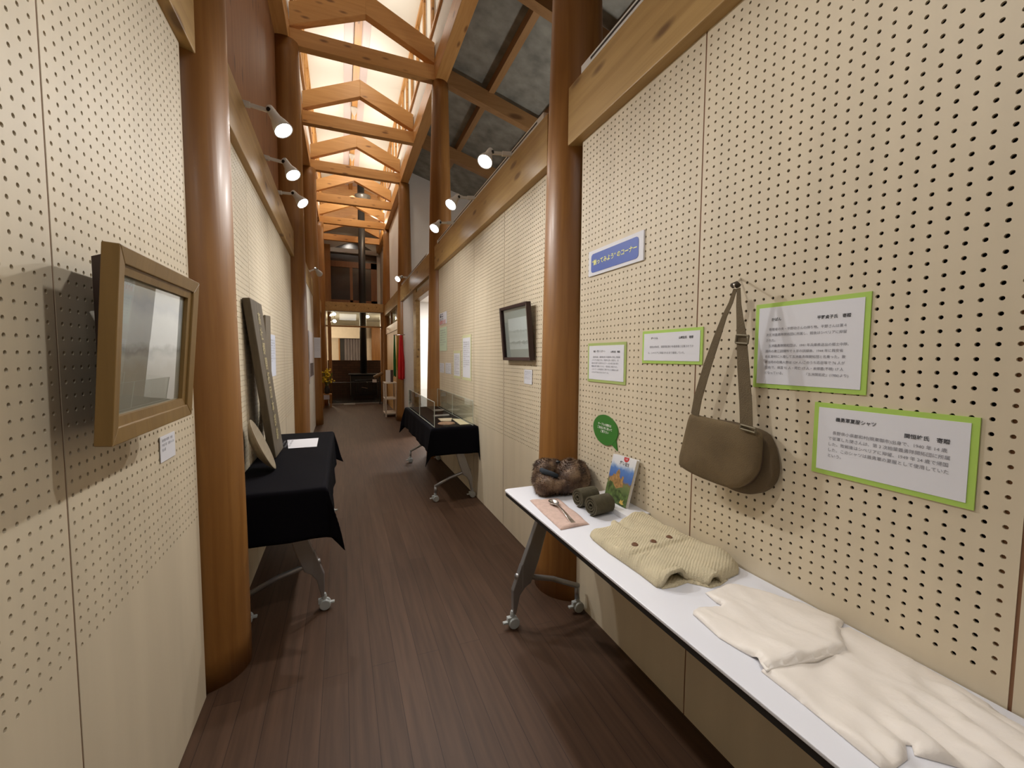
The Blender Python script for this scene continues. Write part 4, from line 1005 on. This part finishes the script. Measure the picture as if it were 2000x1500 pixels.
up = [(0.860, 0.828), (0.872, 0.838), (0.898, 0.843), (0.930, 0.832), (0.956, 0.825), (0.966, 0.829), (0.962, 0.846), (0.967, 0.870), (0.972, 0.893), (1.016, 0.893), (1.06, 0.900), (1.098, 0.890), (1.115, 0.86), (1.150, 0.81), (1.184, 0.748), (1.193, 0.713), (1.200, 0.685), (1.198, 0.655), (1.180, 0.648), (1.159, 0.640), (1.126, 0.622), (1.103, 0.602), (1.085, 0.588), (1.076, 0.572), (1.05, 0.576), (1.011, 0.581), (0.973, 0.579), (0.93, 0.588), (0.885, 0.598), (0.842, 0.602), (0.852, 0.625), (0.865, 0.641), (0.854, 0.690), (0.847, 0.733)]
def up_top(x, y, d):
    b = 0.010 + 0.011 * sm((0.72 - y) / 0.10)
    lift = 0.008 * math.exp(-((x - 0.97) / 0.07) ** 2) * sm((0.63 - y) / 0.04)
    cr = 0.004 * math.exp(-((x - 0.895 - 0.18 * (0.84 - y)) / 0.006) ** 2) + 0.003 * math.exp(-((x - 1.03 + 0.1 * (y - 0.7)) / 0.006) ** 2) - 0.004 * math.exp(-((x - 0.93) / 0.03) ** 2 - ((y - 0.80) / 0.02) ** 2)
    return T + 0.003 + max(0.003, b + lift + wr(x, y) + cr) * (0.25 + 0.75 * math.sqrt(min(d / 0.012, 1))) 
def up_base(x, y, d):
    s = sm((0.66 - y) / 0.03)
    return T + 0.0012 + s * 0.0125 + 0.006 * math.exp(-((x - 0.97) / 0.06) ** 2) * sm((0.62 - y) / 0.03)
flat_cloth(up, up_top, 0.0085, up_base).build('folded_sleeves', M_shirt, t, smooth=True)

# pink napkin and spoon
npk = [(0.822, 1.805), (0.90, 1.790), (0.960, 1.770), (0.948, 1.62), (0.934, 1.455), (0.865, 1.452), (0.795, 1.445), (0.805, 1.62)]
o = flat_cloth(npk, lambda x, y, d: T + 0.0015 + 0.0075 * math.sqrt(min(d / 0.006, 1)) + 0.0012 * math.sin(40 * x + 25 * y) + 0.004 * math.exp(-((x - 0.86) / 0.04) ** 2 - ((y - 1.45) / 0.03) ** 2), 0.012).build('folded_napkin', M_pink, smooth=True)
tag(o, 'dusty pink folded cloth lying under the spoon', 'cloth')
t = thing('spoon', 'silver metal spoon lying on the pink cloth', 'spoon', (0.885, 1.6, T + 0.012))
a, b = Vector((0.889, 1.665, T + 0.018)), Vector((0.864, 1.470, T + 0.013))
dr = (b - a).normalized(); sd = Vector((0, 0, 1)).cross(dr).normalized()
def bowl(u, v):
    th = v * 2 * PI; r = u
    c = a - dr * 0.028
    p = c + dr * (0.038 * r * math.cos(th)) + sd * (0.022 * r * math.sin(th) * (1 - 0.15 * math.cos(th)))
    return (p.x, p.y, T + 0.0125 + 0.010 * r * r)
MB().grid(bowl, 8, 28).build('bowl', M_spoon, t, smooth=True, solid=0.0015)
m = MB(); V = []; st = [(0.0, 0.0045, 0.005), (0.03, 0.004, 0.010), (0.08, 0.0045, 0.011), (0.13, 0.007, 0.006), (0.16, 0.0095, 0.002), (0.195, 0.0105, 0.0)]
for s, hw, hz in st:
    c = a + dr * (0.004 + s)
    for q, zz in ((-1, 0), (1, 0), (1, 0.0022), (-1, 0.0022)): V.append((c.x + sd.x * hw * q, c.y + sd.y * hw * q, T + 0.0125 + hz + zz))
F = [(i * 4 + k, i * 4 + (k + 1) % 4, (i + 1) * 4 + (k + 1) % 4, (i + 1) * 4 + k) for i in range(len(st) - 1) for k in range(4)] + [(3, 2, 1, 0), (20, 21, 22, 23)]
m.add(V, F).build('handle', M_spoon, t, smooth=False, bevel=0.0008)

# rolled olive wool puttees
def roll(cx, cy, ax, ln, R, label, tail=False):
    t = thing('wool_roll', label, 'rolled cloth', (cx, cy, T), 'rolled olive wool puttees')
    ax = Vector(ax).normalized(); sd = Vector((0, 0, 1)).cross(ax).normalized(); c = Vector((cx, cy, T + R + 0.001))
    turns = 3.2; n = 110; th = 0.0095
    V = []; F = []
    for i in range(n + 1):
        s = i / n; an = -PI / 2 - 2 * PI * turns * (1 - s); r = 0.006 + (R - 0.006) * s
        for (rr, e) in ((r - th * 0.5, 0), (r + th * 0.35 if s < 0.97 else r, 0), (r + th * 0.35 if s < 0.97 else r, 1), (r - th * 0.5, 1)):
            rr = min(rr, R)
            p = c + ax * (ln * e + 0.0015 * math.sin(i * 0.23) * (1 if e == 0 else -1)) + sd * (rr * math.cos(an)) + Vector((0, 0, rr * math.sin(an)))
            V.append(p)
    F = [(i * 4 + k, i * 4 + (k + 1) % 4, (i + 1) * 4 + (k + 1) % 4, (i + 1) * 4 + k) for i in range(n) for k in range(4)] + [(3, 2, 1, 0), tuple(n * 4 + k for k in range(4))]
    MB().add(V, F).build('coil', M_olive, t, smooth=False)
    if tail:
        q = [c + sd * s_ * R * 1.0 - Vector((0, 0, R)) for s_ in (0, 1)]
        m = MB(); o1 = c - Vector((0, 0, R)) 
        m.hexa([o1, o1 + ax * ln, o1 + ax * ln - sd * 0.06, o1 - sd * 0.06, o1 + Vector((0, 0, .006)), o1 + ax * ln + Vector((0, 0, .006)), o1 + ax * ln - sd * 0.06 + Vector((0, 0, .004)), o1 - sd * 0.06 + Vector((0, 0, .004))])
        m.build('loose_end', M_olive, t, bevel=0.002)
roll(0.990, 1.650, (1, 0.12, 0), 0.097, 0.043, 'rolled olive wool puttee, the roll touching the fur hat side', False)
roll(0.987, 1.535, (1, 0.16, 0), 0.102, 0.043, 'rolled olive wool puttee, the nearer roll beside the vest', False)

# fur hat
t = thing('fur_hat', 'brown fur ushanka hat with slate lining on the table corner', 'hat', (1.04, 1.90, T))
rnd = random.Random(4)
def lump(x, y, z): return 0.008 * math.sin(31 * x + 5) * math.sin(27 * y + 2) + 0.006 * math.sin(53 * x - 21 * z) + 0.005 * math.sin(47 * y + 38 * z)
def fur_surface(c, rx, ry, rz, n=20, e=2.4):
    m = MB(); V = []; K = 2 * n
    for i in range(n + 1):
        th = PI * i / n
        for k in range(K):
            a_ = PI * k / n
            sx = lambda w_: math.copysign(abs(w_) ** (2 / e), w_)
            x = c[0] + rx * sx(math.sin(th)) * sx(math.cos(a_)); y = c[1] + ry * sx(math.sin(th)) * sx(math.sin(a_)); z = c[2] + rz * sx(math.cos(th))
            l = lump(x, y, z); d = Vector((x - c[0], y - c[1], z - c[2])); d = d / max(d.length, 1e-6)
            V.append((x + d.x * l, y + d.y * l, max(z + d.z * l, T + 0.001)))
    F = [(i * K + k, (i + 1) * K + k, (i + 1) * K + (k + 1) % K, i * K + (k + 1) % K) for i in range(n) for k in range(K)]
    m.add(V, F); return m
parts = [('brim_roll', (1.035, 1.90, T + 0.047), (0.138, 0.122, 0.049), 2.8), ('crown', (1.000, 1.955, T + 0.098), (0.088, 0.072, 0.052), 2.3),
         ('ear_flap', (1.070, 1.865, T + 0.080), (0.080, 0.085, 0.074), 2.2), ('ear_flap', (1.142, 1.905, T + 0.076), (0.045, 0.085, 0.064), 2.3), ('front_flap', (0.945, 1.885, T + 0.050), (0.052, 0.088, 0.050), 2.3)]
surf = []
for nm, c, r, e in parts:
    m = fur_surface(c, *r, n=18, e=e); surf.append((m, c)); m.build(nm, M_fur, t, smooth=True)
m = MB(); V = []; F = []
for mm, c in surf:
    for _ in range(5200):
        f = rnd.choice(mm.f); ps = [Vector(mm.v[i]) for i in f]
        w4 = [rnd.random() for _ in ps]; sw = sum(w4); p = sum((q * (k / sw) for q, k in zip(ps, w4)), Vector())
        nn = (p - Vector(c)); nn = nn / max(nn.length, 1e-6)
        tip = p + nn * rnd.uniform(0.006, 0.013) + Vector((rnd.uniform(-.007, .007), rnd.uniform(-.009, .004), rnd.uniform(-.011, .002)))
        if tip.z < T + 0.001: tip.z = T + 0.001
        s_ = nn.cross(Vector((rnd.uniform(-1, 1), rnd.uniform(-1, 1), rnd.uniform(-1, 1)))).normalized() * 0.0009
        k = len(V); V += [p - s_, p + s_, tip]; F.append((k, k + 1, k + 2))
m.add(V, F); fo = m.build('fur_pile', M_fur, t); fo['kind'] = 'stuff'
MB().tube([(0.918, 1.890, T + 0.122), (0.932, 1.865, T + 0.112), (0.955, 1.845, T + 0.104), (0.985, 1.828, T + 0.096)], [0.010, 0.016, 0.016, 0.010], 12).build('lining', M_navy, t, smooth=True)
MB().ball((1.020, 1.895, T + 0.150), 0.012, 0.012, 0.008, 6).build('tie_knot', M_dark, t, smooth=True)

# white riser and leaning paperback
tag(B(1.095, 1.2085, 1.415, 1.745, T + 0.0005, 0.7235).build('book_riser', pmat('riser_white', (0.72, 0.72, 0.75), 0.4), bevel=0.001), 'low white block under the leaning paperback', 'display block')
t = thing('paperback_book', 'paperback with a mountain cover leaning on the wall on the white block', 'book', (1.15, 1.57, 0.7245))
bl, br = Vector((1.137, 1.652, 0.7245)), Vector((1.141, 1.496, 0.7245)); tl, tr = Vector((1.180, 1.645, 0.933)), Vector((1.184, 1.478, 0.940))
nb = (br - bl).cross(tl - bl).normalized(); 
if nb.x > 0: nb = -nb
def K(u, v, d=0.0): return bl.lerp(br, u).lerp(tl.lerp(tr, u), v) + nb * d
def slab(u0, v0, u1, v1, d0, d1):
    return MB().hexa([K(u0, v0, d0), K(u1, v0, d0), K(u1, v1, d0), K(u0, v1, d0), K(u0, v0, d1), K(u1, v0, d1), K(u1, v1, d1), K(u0, v1, d1)])
slab(0.01, 0.01, 0.985, 0.985, -0.014, -0.001).build('pages', pmat('page_edges', (0.70, 0.67, 0.60), 0.8), t)
M_cover = picture_mat('cover_art', [(0.0, (0.012, 0.03, 0.012)), (0.14, (0.03, 0.06, 0.02)), (0.30, (0.12, 0.17, 0.055)), (0.42, (0.16, 0.19, 0.07)), (0.47, (0.20, 0.14, 0.06)), (0.53, (0.06, 0.14, 0.40)), (0.70, (0.09, 0.20, 0.50)), (0.76, (0.30, 0.40, 0.58)), (0.82, (0.66, 0.68, 0.72)), (1.0, (0.74, 0.74, 0.76))], 7, 0.16)
m = MB(); m.hexa([K(0, 0, -0.001), K(1, 0, -0.001), K(1, 1, -0.001), K(0, 1, -0.001), K(0, 0, 0), K(1, 0, 0), K(1, 1, 0), K(0, 1, 0)])
m.build('cover', M_cover, t)
slab(0, 0, 1, 1, -0.016, -0.0145).build('back_cover', pmat('cover_white', (0.7, 0.7, 0.7), 0.4), t)
def shape(pts, d, nm, mat): 
    MB().prism([K(u, v, d) for u, v in pts], nb * 0.0004).build(nm, mat, t)
M_rock = pmat('cover_rock', (0.36, 0.20, 0.07), 0.5, var=0.45, vscale=70)
shape([(0.06, 0.40), (0.08, 0.50), (0.17, 0.53), (0.22, 0.60), (0.28, 0.57), (0.33, 0.66), (0.40, 0.72), (0.46, 0.66), (0.48, 0.56), (0.56, 0.52), (0.60, 0.60), (0.66, 0.58), (0.64, 0.48), (0.72, 0.38), (0.55, 0.34), (0.45, 0.30), (0.30, 0.36)], 0.0003, 'cover_rocks', M_rock)
shape([(0.0, 0.0), (0.0, 0.34), (0.12, 0.42), (0.26, 0.40), (0.40, 0.27), (0.60, 0.30), (0.80, 0.22), (1, 0.26), (1, 0.0)], 0.0005, 'cover_meadow', pmat('cover_green', (0.085, 0.13, 0.035), 0.5, var=0.8, vscale=45))
shape([(0.70, 0.05), (0.75, 0.13), (0.80, 0.10), (0.86, 0.15), (0.84, 0.08), (0.90, 0.05), (0.82, 0.03)], 0.0009, 'cover_flowers', pmat('cover_flower', (0.62, 0.42, 0.10), 0.5))
shape([(0.50, 0.995), (0.50, 0.94), (0.54, 0.905), (0.59, 0.895), (0.65, 0.905), (0.70, 0.94), (0.70, 0.995)], 0.0005, 'red_badge', pmat('badge_red', (0.55, 0.03, 0.03), 0.5))
kr = (br - bl).normalized(); ku = (tl - bl).normalized()
text('title_text', '紅い記憶', t, K(0.36, 0.895, 0.0007), kr, ku, 0.03, M_ink, width=0.075, bold=0.0005)
text('badge_text', '小説', t, K(0.60, 0.955, 0.0011), kr, ku, 0.01, M_paper, 'CENTER', 'CENTER', width=0.018)

# ------------------------------------------------------------------ display case and its contents
Z = 0.7185
t = thing('display_case', 'open clear acrylic display case on the black-clothed table', 'display case', (0.98, 4.72, Z))
def pane(nm, x0, x1, y0, y1):
    B(x0, x1, y0, y1, Z, 0.958).build(nm, M_acr, t)
pane('side_pane', 0.790, 0.794, 3.91, 4.733); pane('side_pane', 0.790, 0.794, 4.737, 5.55)
pane('side_pane', 1.165, 1.169, 3.91, 4.733); pane('side_pane', 1.165, 1.169, 4.737, 5.55)
pane('end_pane', 0.795, 1.164, 5.546, 5.55); pane('end_pane', 0.795, 1.164, 3.91, 3.914)
me = pmat('acrylic_edge', (0.62, 0.68, 0.62), 0.2)
m = MB()
for x in (0.7915, 1.1665):
    for y in (3.909, 4.735, 5.55): m.box(x - 0.0022, x + 0.0022, y - 0.003, y + 0.003, Z, 0.959)
    m.box(x - 0.002, x + 0.002, 3.91, 5.55, 0.956, 0.959); m.box(x - 0.0022, x + 0.0022, 3.91, 5.55, Z, Z + 0.003)
m.build('edge_strip', me, t)
o = MB().hexa([(1.055, 3.97, Z), (1.155, 3.98, Z), (1.158, 4.34, Z), (1.075, 4.37, Z), (1.055, 3.97, Z + .006), (1.155, 3.98, Z + .004), (1.158, 4.34, Z + .004), (1.075, 4.37, Z + .006)]).build('old_booklet', pmat('aged_paper', (0.66, 0.58, 0.38), 0.7), bevel=0.001)
tag(o, 'open cream booklet at the near end of the clear case', 'booklet')
o = MB().lathe([(0.0, 0.016), (0.05, 0.014), (0.075, 0.010), (0.085, 0.004), (0.085, 0.0)], (0.95, 4.10, Z), (0, 0, 1), 24, caps=False).build('leather_pouch', pmat('tan_leather', (0.30, 0.17, 0.10), 0.6, var=0.2, vscale=20), smooth=True)
tag(o, 'brown oval leather pouch inside the clear case', 'pouch')
o = MB().hexa([(0.93, 4.26, Z), (1.03, 4.24, Z), (1.09, 4.44, Z), (0.94, 4.46, Z), (0.93, 4.26, Z + .004), (1.03, 4.24, Z + .004), (1.09, 4.44, Z + .004), (0.94, 4.46, Z + .004)]).build('folded_letter', pmat('letter_buff', (0.60, 0.50, 0.36), 0.7))
tag(o, 'buff folded letter behind the leather pouch in the case', 'letter')
o = MB().hexa([(0.92, 4.58, Z), (1.10, 4.60, Z), (1.12, 4.70, Z), (0.93, 4.68, Z), (0.92, 4.58, Z + .012), (1.10, 4.60, Z + .012), (1.12, 4.70, Z + .012), (0.93, 4.68, Z + .012)]).build('cloth_band', pmat('grey_cloth', (0.24, 0.23, 0.22), 0.9, bump=.3, bscale=300), bevel=0.003)
tag(o, 'grey folded cloth band across the middle of the clear case', 'cloth')
o = MB().lathe([(0.0, 0.004), (0.05, 0.006), (0.07, 0.018), (0.074, 0.018), (0.055, 0.0), (0.0, 0.0)], (1.07, 5.05, Z), (0, 0, 1), 24, caps=False).build('metal_dish', pmat('dull_dish', (0.34, 0.33, 0.31), 0.4, 0.5), smooth=True)
tag(o, 'shallow grey dish at the far end of the clear case', 'dish')

# ------------------------------------------------------------------ left table: nameboards, wooden disc, paper
def nameboard(BN, BF, TF, TN, back, label, chars, mat):
    t = thing('wooden_nameboard', label, 'nameboard', ((Vector(BN) + Vector(BF)) / 2))
    q = [Vector(BN), Vector(BF), Vector(TF), Vector(TN)]; bk = Vector(back)
    m = MB(); m.hexa([q[0] + bk, q[1] + bk, q[2] + bk, q[3] + bk] + q)
    m.build('board', mat, t, bevel=0.006)
    if chars:
        upv = (q[3] - q[0]).normalized(); rt = (q[1] - q[0]).normalized(); nn = rt.cross(upv).normalized()
        c0 = q[3].lerp(q[2], 0.5)
        c1 = q[0].lerp(q[1], 0.5)
        for i, ch in enumerate(chars):
            p = c0.lerp(c1, (i + 1.2) / (len(chars) + 1.6)) + nn * 0.0025
            text('carved_character', ch, t, p, rt, upv, 0.085, M_gold, 'CENTER', 'CENTER', bold=0.0012)
nameboard((-0.405, 3.05, 0.724), (-0.400, 3.37, 0.724), (-0.490, 3.244, 1.722), (-0.490, 2.863, 1.719), (-0.042, 0.0, -0.004), 'long dark carved nameboard leaning on the left wall, in front', '高社郷開拓団本部跡', M_signw)
nameboard((-0.475, 3.24, 0.724), (-0.475, 3.45, 0.724), (-0.515, 3.80, 1.692), (-0.515, 3.58, 1.68), (-0.018, 0.0, 0.0), 'narrower dark board leaning on the wall behind the carved nameboard', '', M_signw)
c = Vector((-0.440, 2.775, 0.868)); ax = Vector((1, 0.10, 0.42)).normalized()
t_ = MB().lathe([(0.0, -0.045), (0.07, -0.041), (0.12, -0.022), (0.155, 0.0), (0.158, 0.008), (0.150, 0.010), (0.0, 0.004)], c, ax, 40, caps=False).build('wooden_disc', M_disc, smooth=False)
tag(t_, 'round pale wooden disc propped on edge beside the left column', 'disc')
t = thing('caption_sheet', 'white caption sheet lying on the black cloth before the nameboard', 'paper', (-0.29, 3.54, 0.7175))
MB().hexa([(-0.37, 3.369, 0.7178), (-0.184, 3.369, 0.7178), (-0.189, 3.721, 0.7178), (-0.412, 3.712, 0.7178), (-0.37, 3.369, 0.7195), (-0.184, 3.369, 0.7195), (-0.189, 3.721, 0.7195), (-0.412, 3.712, 0.7195)]).build('sheet', M_paper, t)
text('body_text', '\n'.join(TX[:5]), t, (-0.365, 3.69, 0.7201), (0, -1, 0), (1, 0, 0), 0.012, M_inkg, space=1.5, width=0.28)

# ------------------------------------------------------------------ coloured streamers on the third right column
def streamer(label, x, y, z0, z1, wd, mat, seed):
    rnd = random.Random(seed); ph = rnd.uniform(0, 6)
    m = MB().grid(lambda u, v: (x + wd * (u - 0.5) * (0.40 + 0.60 * min(1, v * 1.6)), y + 0.018 * math.sin(u * 15 + ph) * (0.4 + 0.6 * v) + 0.006 * math.sin(v * 7 + ph), z1 + (z0 - z1) * v + 0.012 * math.sin(u * 7 + ph) * v), 18, 30)
    return tag(m.build('hanging_streamer', mat, smooth=True, solid=0.004), label, 'streamer', 'coloured streamers by the column')
streamer('bright red cloth streamer hanging beside the third right log column', 1.135, 8.97, 0.90, 1.815, 0.13, pmat('streamer_red', (0.60, 0.012, 0.012), 0.6), 1)
streamer('green cloth streamer hanging beside the third right log column', 1.015, 9.08, 0.96, 1.815, 0.055, pmat('streamer_green', (0.02, 0.16, 0.03), 0.6), 2)
streamer('yellow cloth streamer between the green and red ones', 1.06, 9.03, 1.10, 1.815, 0.04, pmat('streamer_yellow', (0.55, 0.36, 0.05), 0.6), 3)
tag(MB().tube([(1.212, 8.93, 1.822), (1.135, 8.97, 1.822), (1.06, 9.03, 1.822), (1.0, 9.09, 1.822)], 0.006, 8).build('hanging_rod', M_chrome), 'thin rod at the top of the coloured streamers', 'rod')

# ------------------------------------------------------------------ white rack with a book
t = thing('slim_rack', 'slim white three-shelf rack beside the third right column', 'rack', (1.02, 10.0, 0))
M_rack = pmat('rack_white', (0.62, 0.54, 0.44), 0.5)
for x, y in ((0.90, 9.86), (1.13, 9.86), (0.90, 10.35), (1.13, 10.35)):
    B(x - 0.017, x + 0.017, y - 0.017, y + 0.017, 0, 0.76).build('leg', M_rack, t)
for z in (0.07, 0.40, 0.76): B(0.88, 1.15, 9.84, 10.37, z, z + 0.02).build('shelf', M_rack, t)
t = thing('display_book', 'white and brown book standing on the slim rack', 'book', (1.0, 10.1, 0.78))
B(0.925, 1.03, 10.09, 10.13, 0.781, 1.06).build('cover', pmat('book_white', (0.66, 0.64, 0.64), 0.5), t)
B(1.03, 1.09, 10.09, 10.13, 0.781, 1.06).build('spine', pmat('book_brown', (0.06, 0.03, 0.025), 0.6), t)

# ------------------------------------------------------------------ stove, hearth, fireguard, flue, flowers
struct(B(-0.42, 1.4, 14.25, 14.4, 0, 1.24).build('wall_hearth', M_brick))
struct(B(-0.45, 1.3, 12.86, 14.25, 0.0, 0.035).build('hearth_slab', pmat('hearth_slate', (0.05, 0.05, 0.05), 0.25), bevel=0.004))
struct(B(-0.45, 1.3, 12.83, 12.862, 0.0, 0.038).build('trim_hearth', pmat('hearth_rim', (0.42, 0.42, 0.40), 0.3, 0.5)))
tag(B(0.02, 0.32, 12.70, 12.80, 0.0, 0.03).build('brush_tray', pmat('tray_white', (0.6, 0.6, 0.58), 0.5)), 'small pale tray on the floor at the hearth edge', 'tray')
t = thing('wood_stove', 'black cast iron wood stove on the hearth before the bricks', 'stove', (0.6, 13.75, 0.035))
MB().box(0.22, 1.0, 13.5, 14.05, 0.17, 0.80).build('body', M_iron, t, bevel=0.02)
MB().box(0.17, 1.05, 13.45, 14.1, 0.80, 0.84).build('top_plate', M_iron, t, bevel=0.01)
MB().box(0.34, 0.88, 13.47, 13.5, 0.28, 0.66).build('door', pmat('stove_glass', (0.02, 0.02, 0.02), 0.08), t, bevel=0.008)
MB().tube([(0.52, 13.45, 0.44), (0.70, 13.45, 0.40)], 0.012, 8).build('door_handle', M_chrome, t)
for x in (0.28, 0.94):
    for y in (13.56, 14.0): B(x - 0.03, x + 0.03, y - 0.03, y + 0.03, 0.035, 0.18).build('leg', M_iron, t)
t = thing('flue_pipe', 'tall black flue pipe rising from the stove to the roof', 'flue', (0.61, 13.7, 0.84))
MB().lathe([(0.10, 0.0), (0.10, 5.9)], (0.61, 13.8, 0.842), (0, 0, 1), 24).build('pipe', M_dark, t, smooth=True)
MB().lathe([(0.105, 0), (0.23, 0.30), (0.23, 0.34), (0.10, 0.36)], (0.66, 13.8, 5.85), (0, 0, 1), 24).build('collar', pmat('flashing_grey', (0.22, 0.22, 0.21), 0.35, 0.6), t, smooth=True)
t = thing('fireguard', 'black barred fireguard standing on the hearth before the stove', 'fireguard', (0.4, 12.95, 0.035))
for z in (0.07, 0.62): MB().tube([(-0.33, 14.0, z), (-0.33, 12.95, z), (1.13, 12.95, z), (1.13, 14.0, z)], 0.010, 8).build('rail', M_dark, t)
for i in range(48):
    x = -0.33 + 1.46 * i / 47
    MB().tube([(x, 12.95, 0.037), (x, 12.95, 0.62)], 0.009, 6).build('bar', M_dark, t)
t = thing('rolled_hide', 'tan roll on a black stand before the right end of the fireguard', 'roll', (1.0, 12.61, 0.0))
MB().tube([(0.83, 12.60, 0.77), (0.93, 12.61, 0.82), (1.07, 12.62, 0.89)], [0.045, 0.05, 0.045], 14).build('roll', pmat('roll_tan', (0.22, 0.15, 0.085), 0.6), t, smooth=True)
MB().box(0.97, 1.0, 12.59, 12.63, 0.0, 0.80).build('stand', M_dark, t)
tag(B(0.79, 0.90, 12.58, 12.62, 0.63, 0.715).build('price_tag', M_paper), 'small white tag hanging below the end of the tan roll', 'tag')
t = thing('flower_pot', 'bunch of yellow flowers in a dark vase by the far left column', 'flowers', (-0.42, 12.3, 0))
m = MB(); rnd = random.Random(9)
for i in range(70):
    a = rnd.uniform(0, 6.28); rr = rnd.uniform(0, 0.17); z = rnd.uniform(0.66, 1.02)
    m.ball((-0.38 + rr * math.cos(a), 12.3 + rr * math.sin(a), z), 0.028, 0.028, 0.020, 4)
m.build('blossoms', pmat('blossom_yellow', (0.75, 0.56, 0.02), 0.6), t, smooth=True)
m = MB()
for i in range(22):
    a = rnd.uniform(0, 6.28); rr = rnd.uniform(0.03, 0.15); m.tube([(-0.39, 12.3, 0.50), (-0.39 + rr * .5 * math.cos(a), 12.3 + rr * .5 * math.sin(a), 0.66), (-0.39 + rr * math.cos(a), 12.3 + rr * math.sin(a), 0.92)], 0.004, 5)
m.build('stems', pmat('stem_green', (0.10, 0.16, 0.03), 0.7), t)
MB().lathe([(0.05, 0.0), (0.065, 0.05), (0.07, 0.14), (0.045, 0.19), (0.05, 0.21)], (-0.39, 12.3, 0.36), (0, 0, 1), 18).build('vase', pmat('vase_dark', (0.03, 0.03, 0.035), 0.3), t, smooth=True)
t = thing('flower_stand', 'small wooden stool under the vase of yellow flowers', 'stool', (-0.39, 12.3, 0))
B(-0.50, -0.28, 12.18, 12.42, 0.33, 0.359).build('seat', M_postz, t)
for x in (-0.48, -0.30):
    for y in (12.20, 12.40): B(x - 0.015, x + 0.015, y - 0.015, y + 0.015, 0, 0.33).build('leg', M_postz, t)
tag(B(-0.47, -0.33, 12.165, 12.175, 0.22, 0.34).build('caption_card', pmat('card_blue_white', (0.55, 0.58, 0.72), 0.5)), 'pale blue card on the front of the flower stool', 'card')
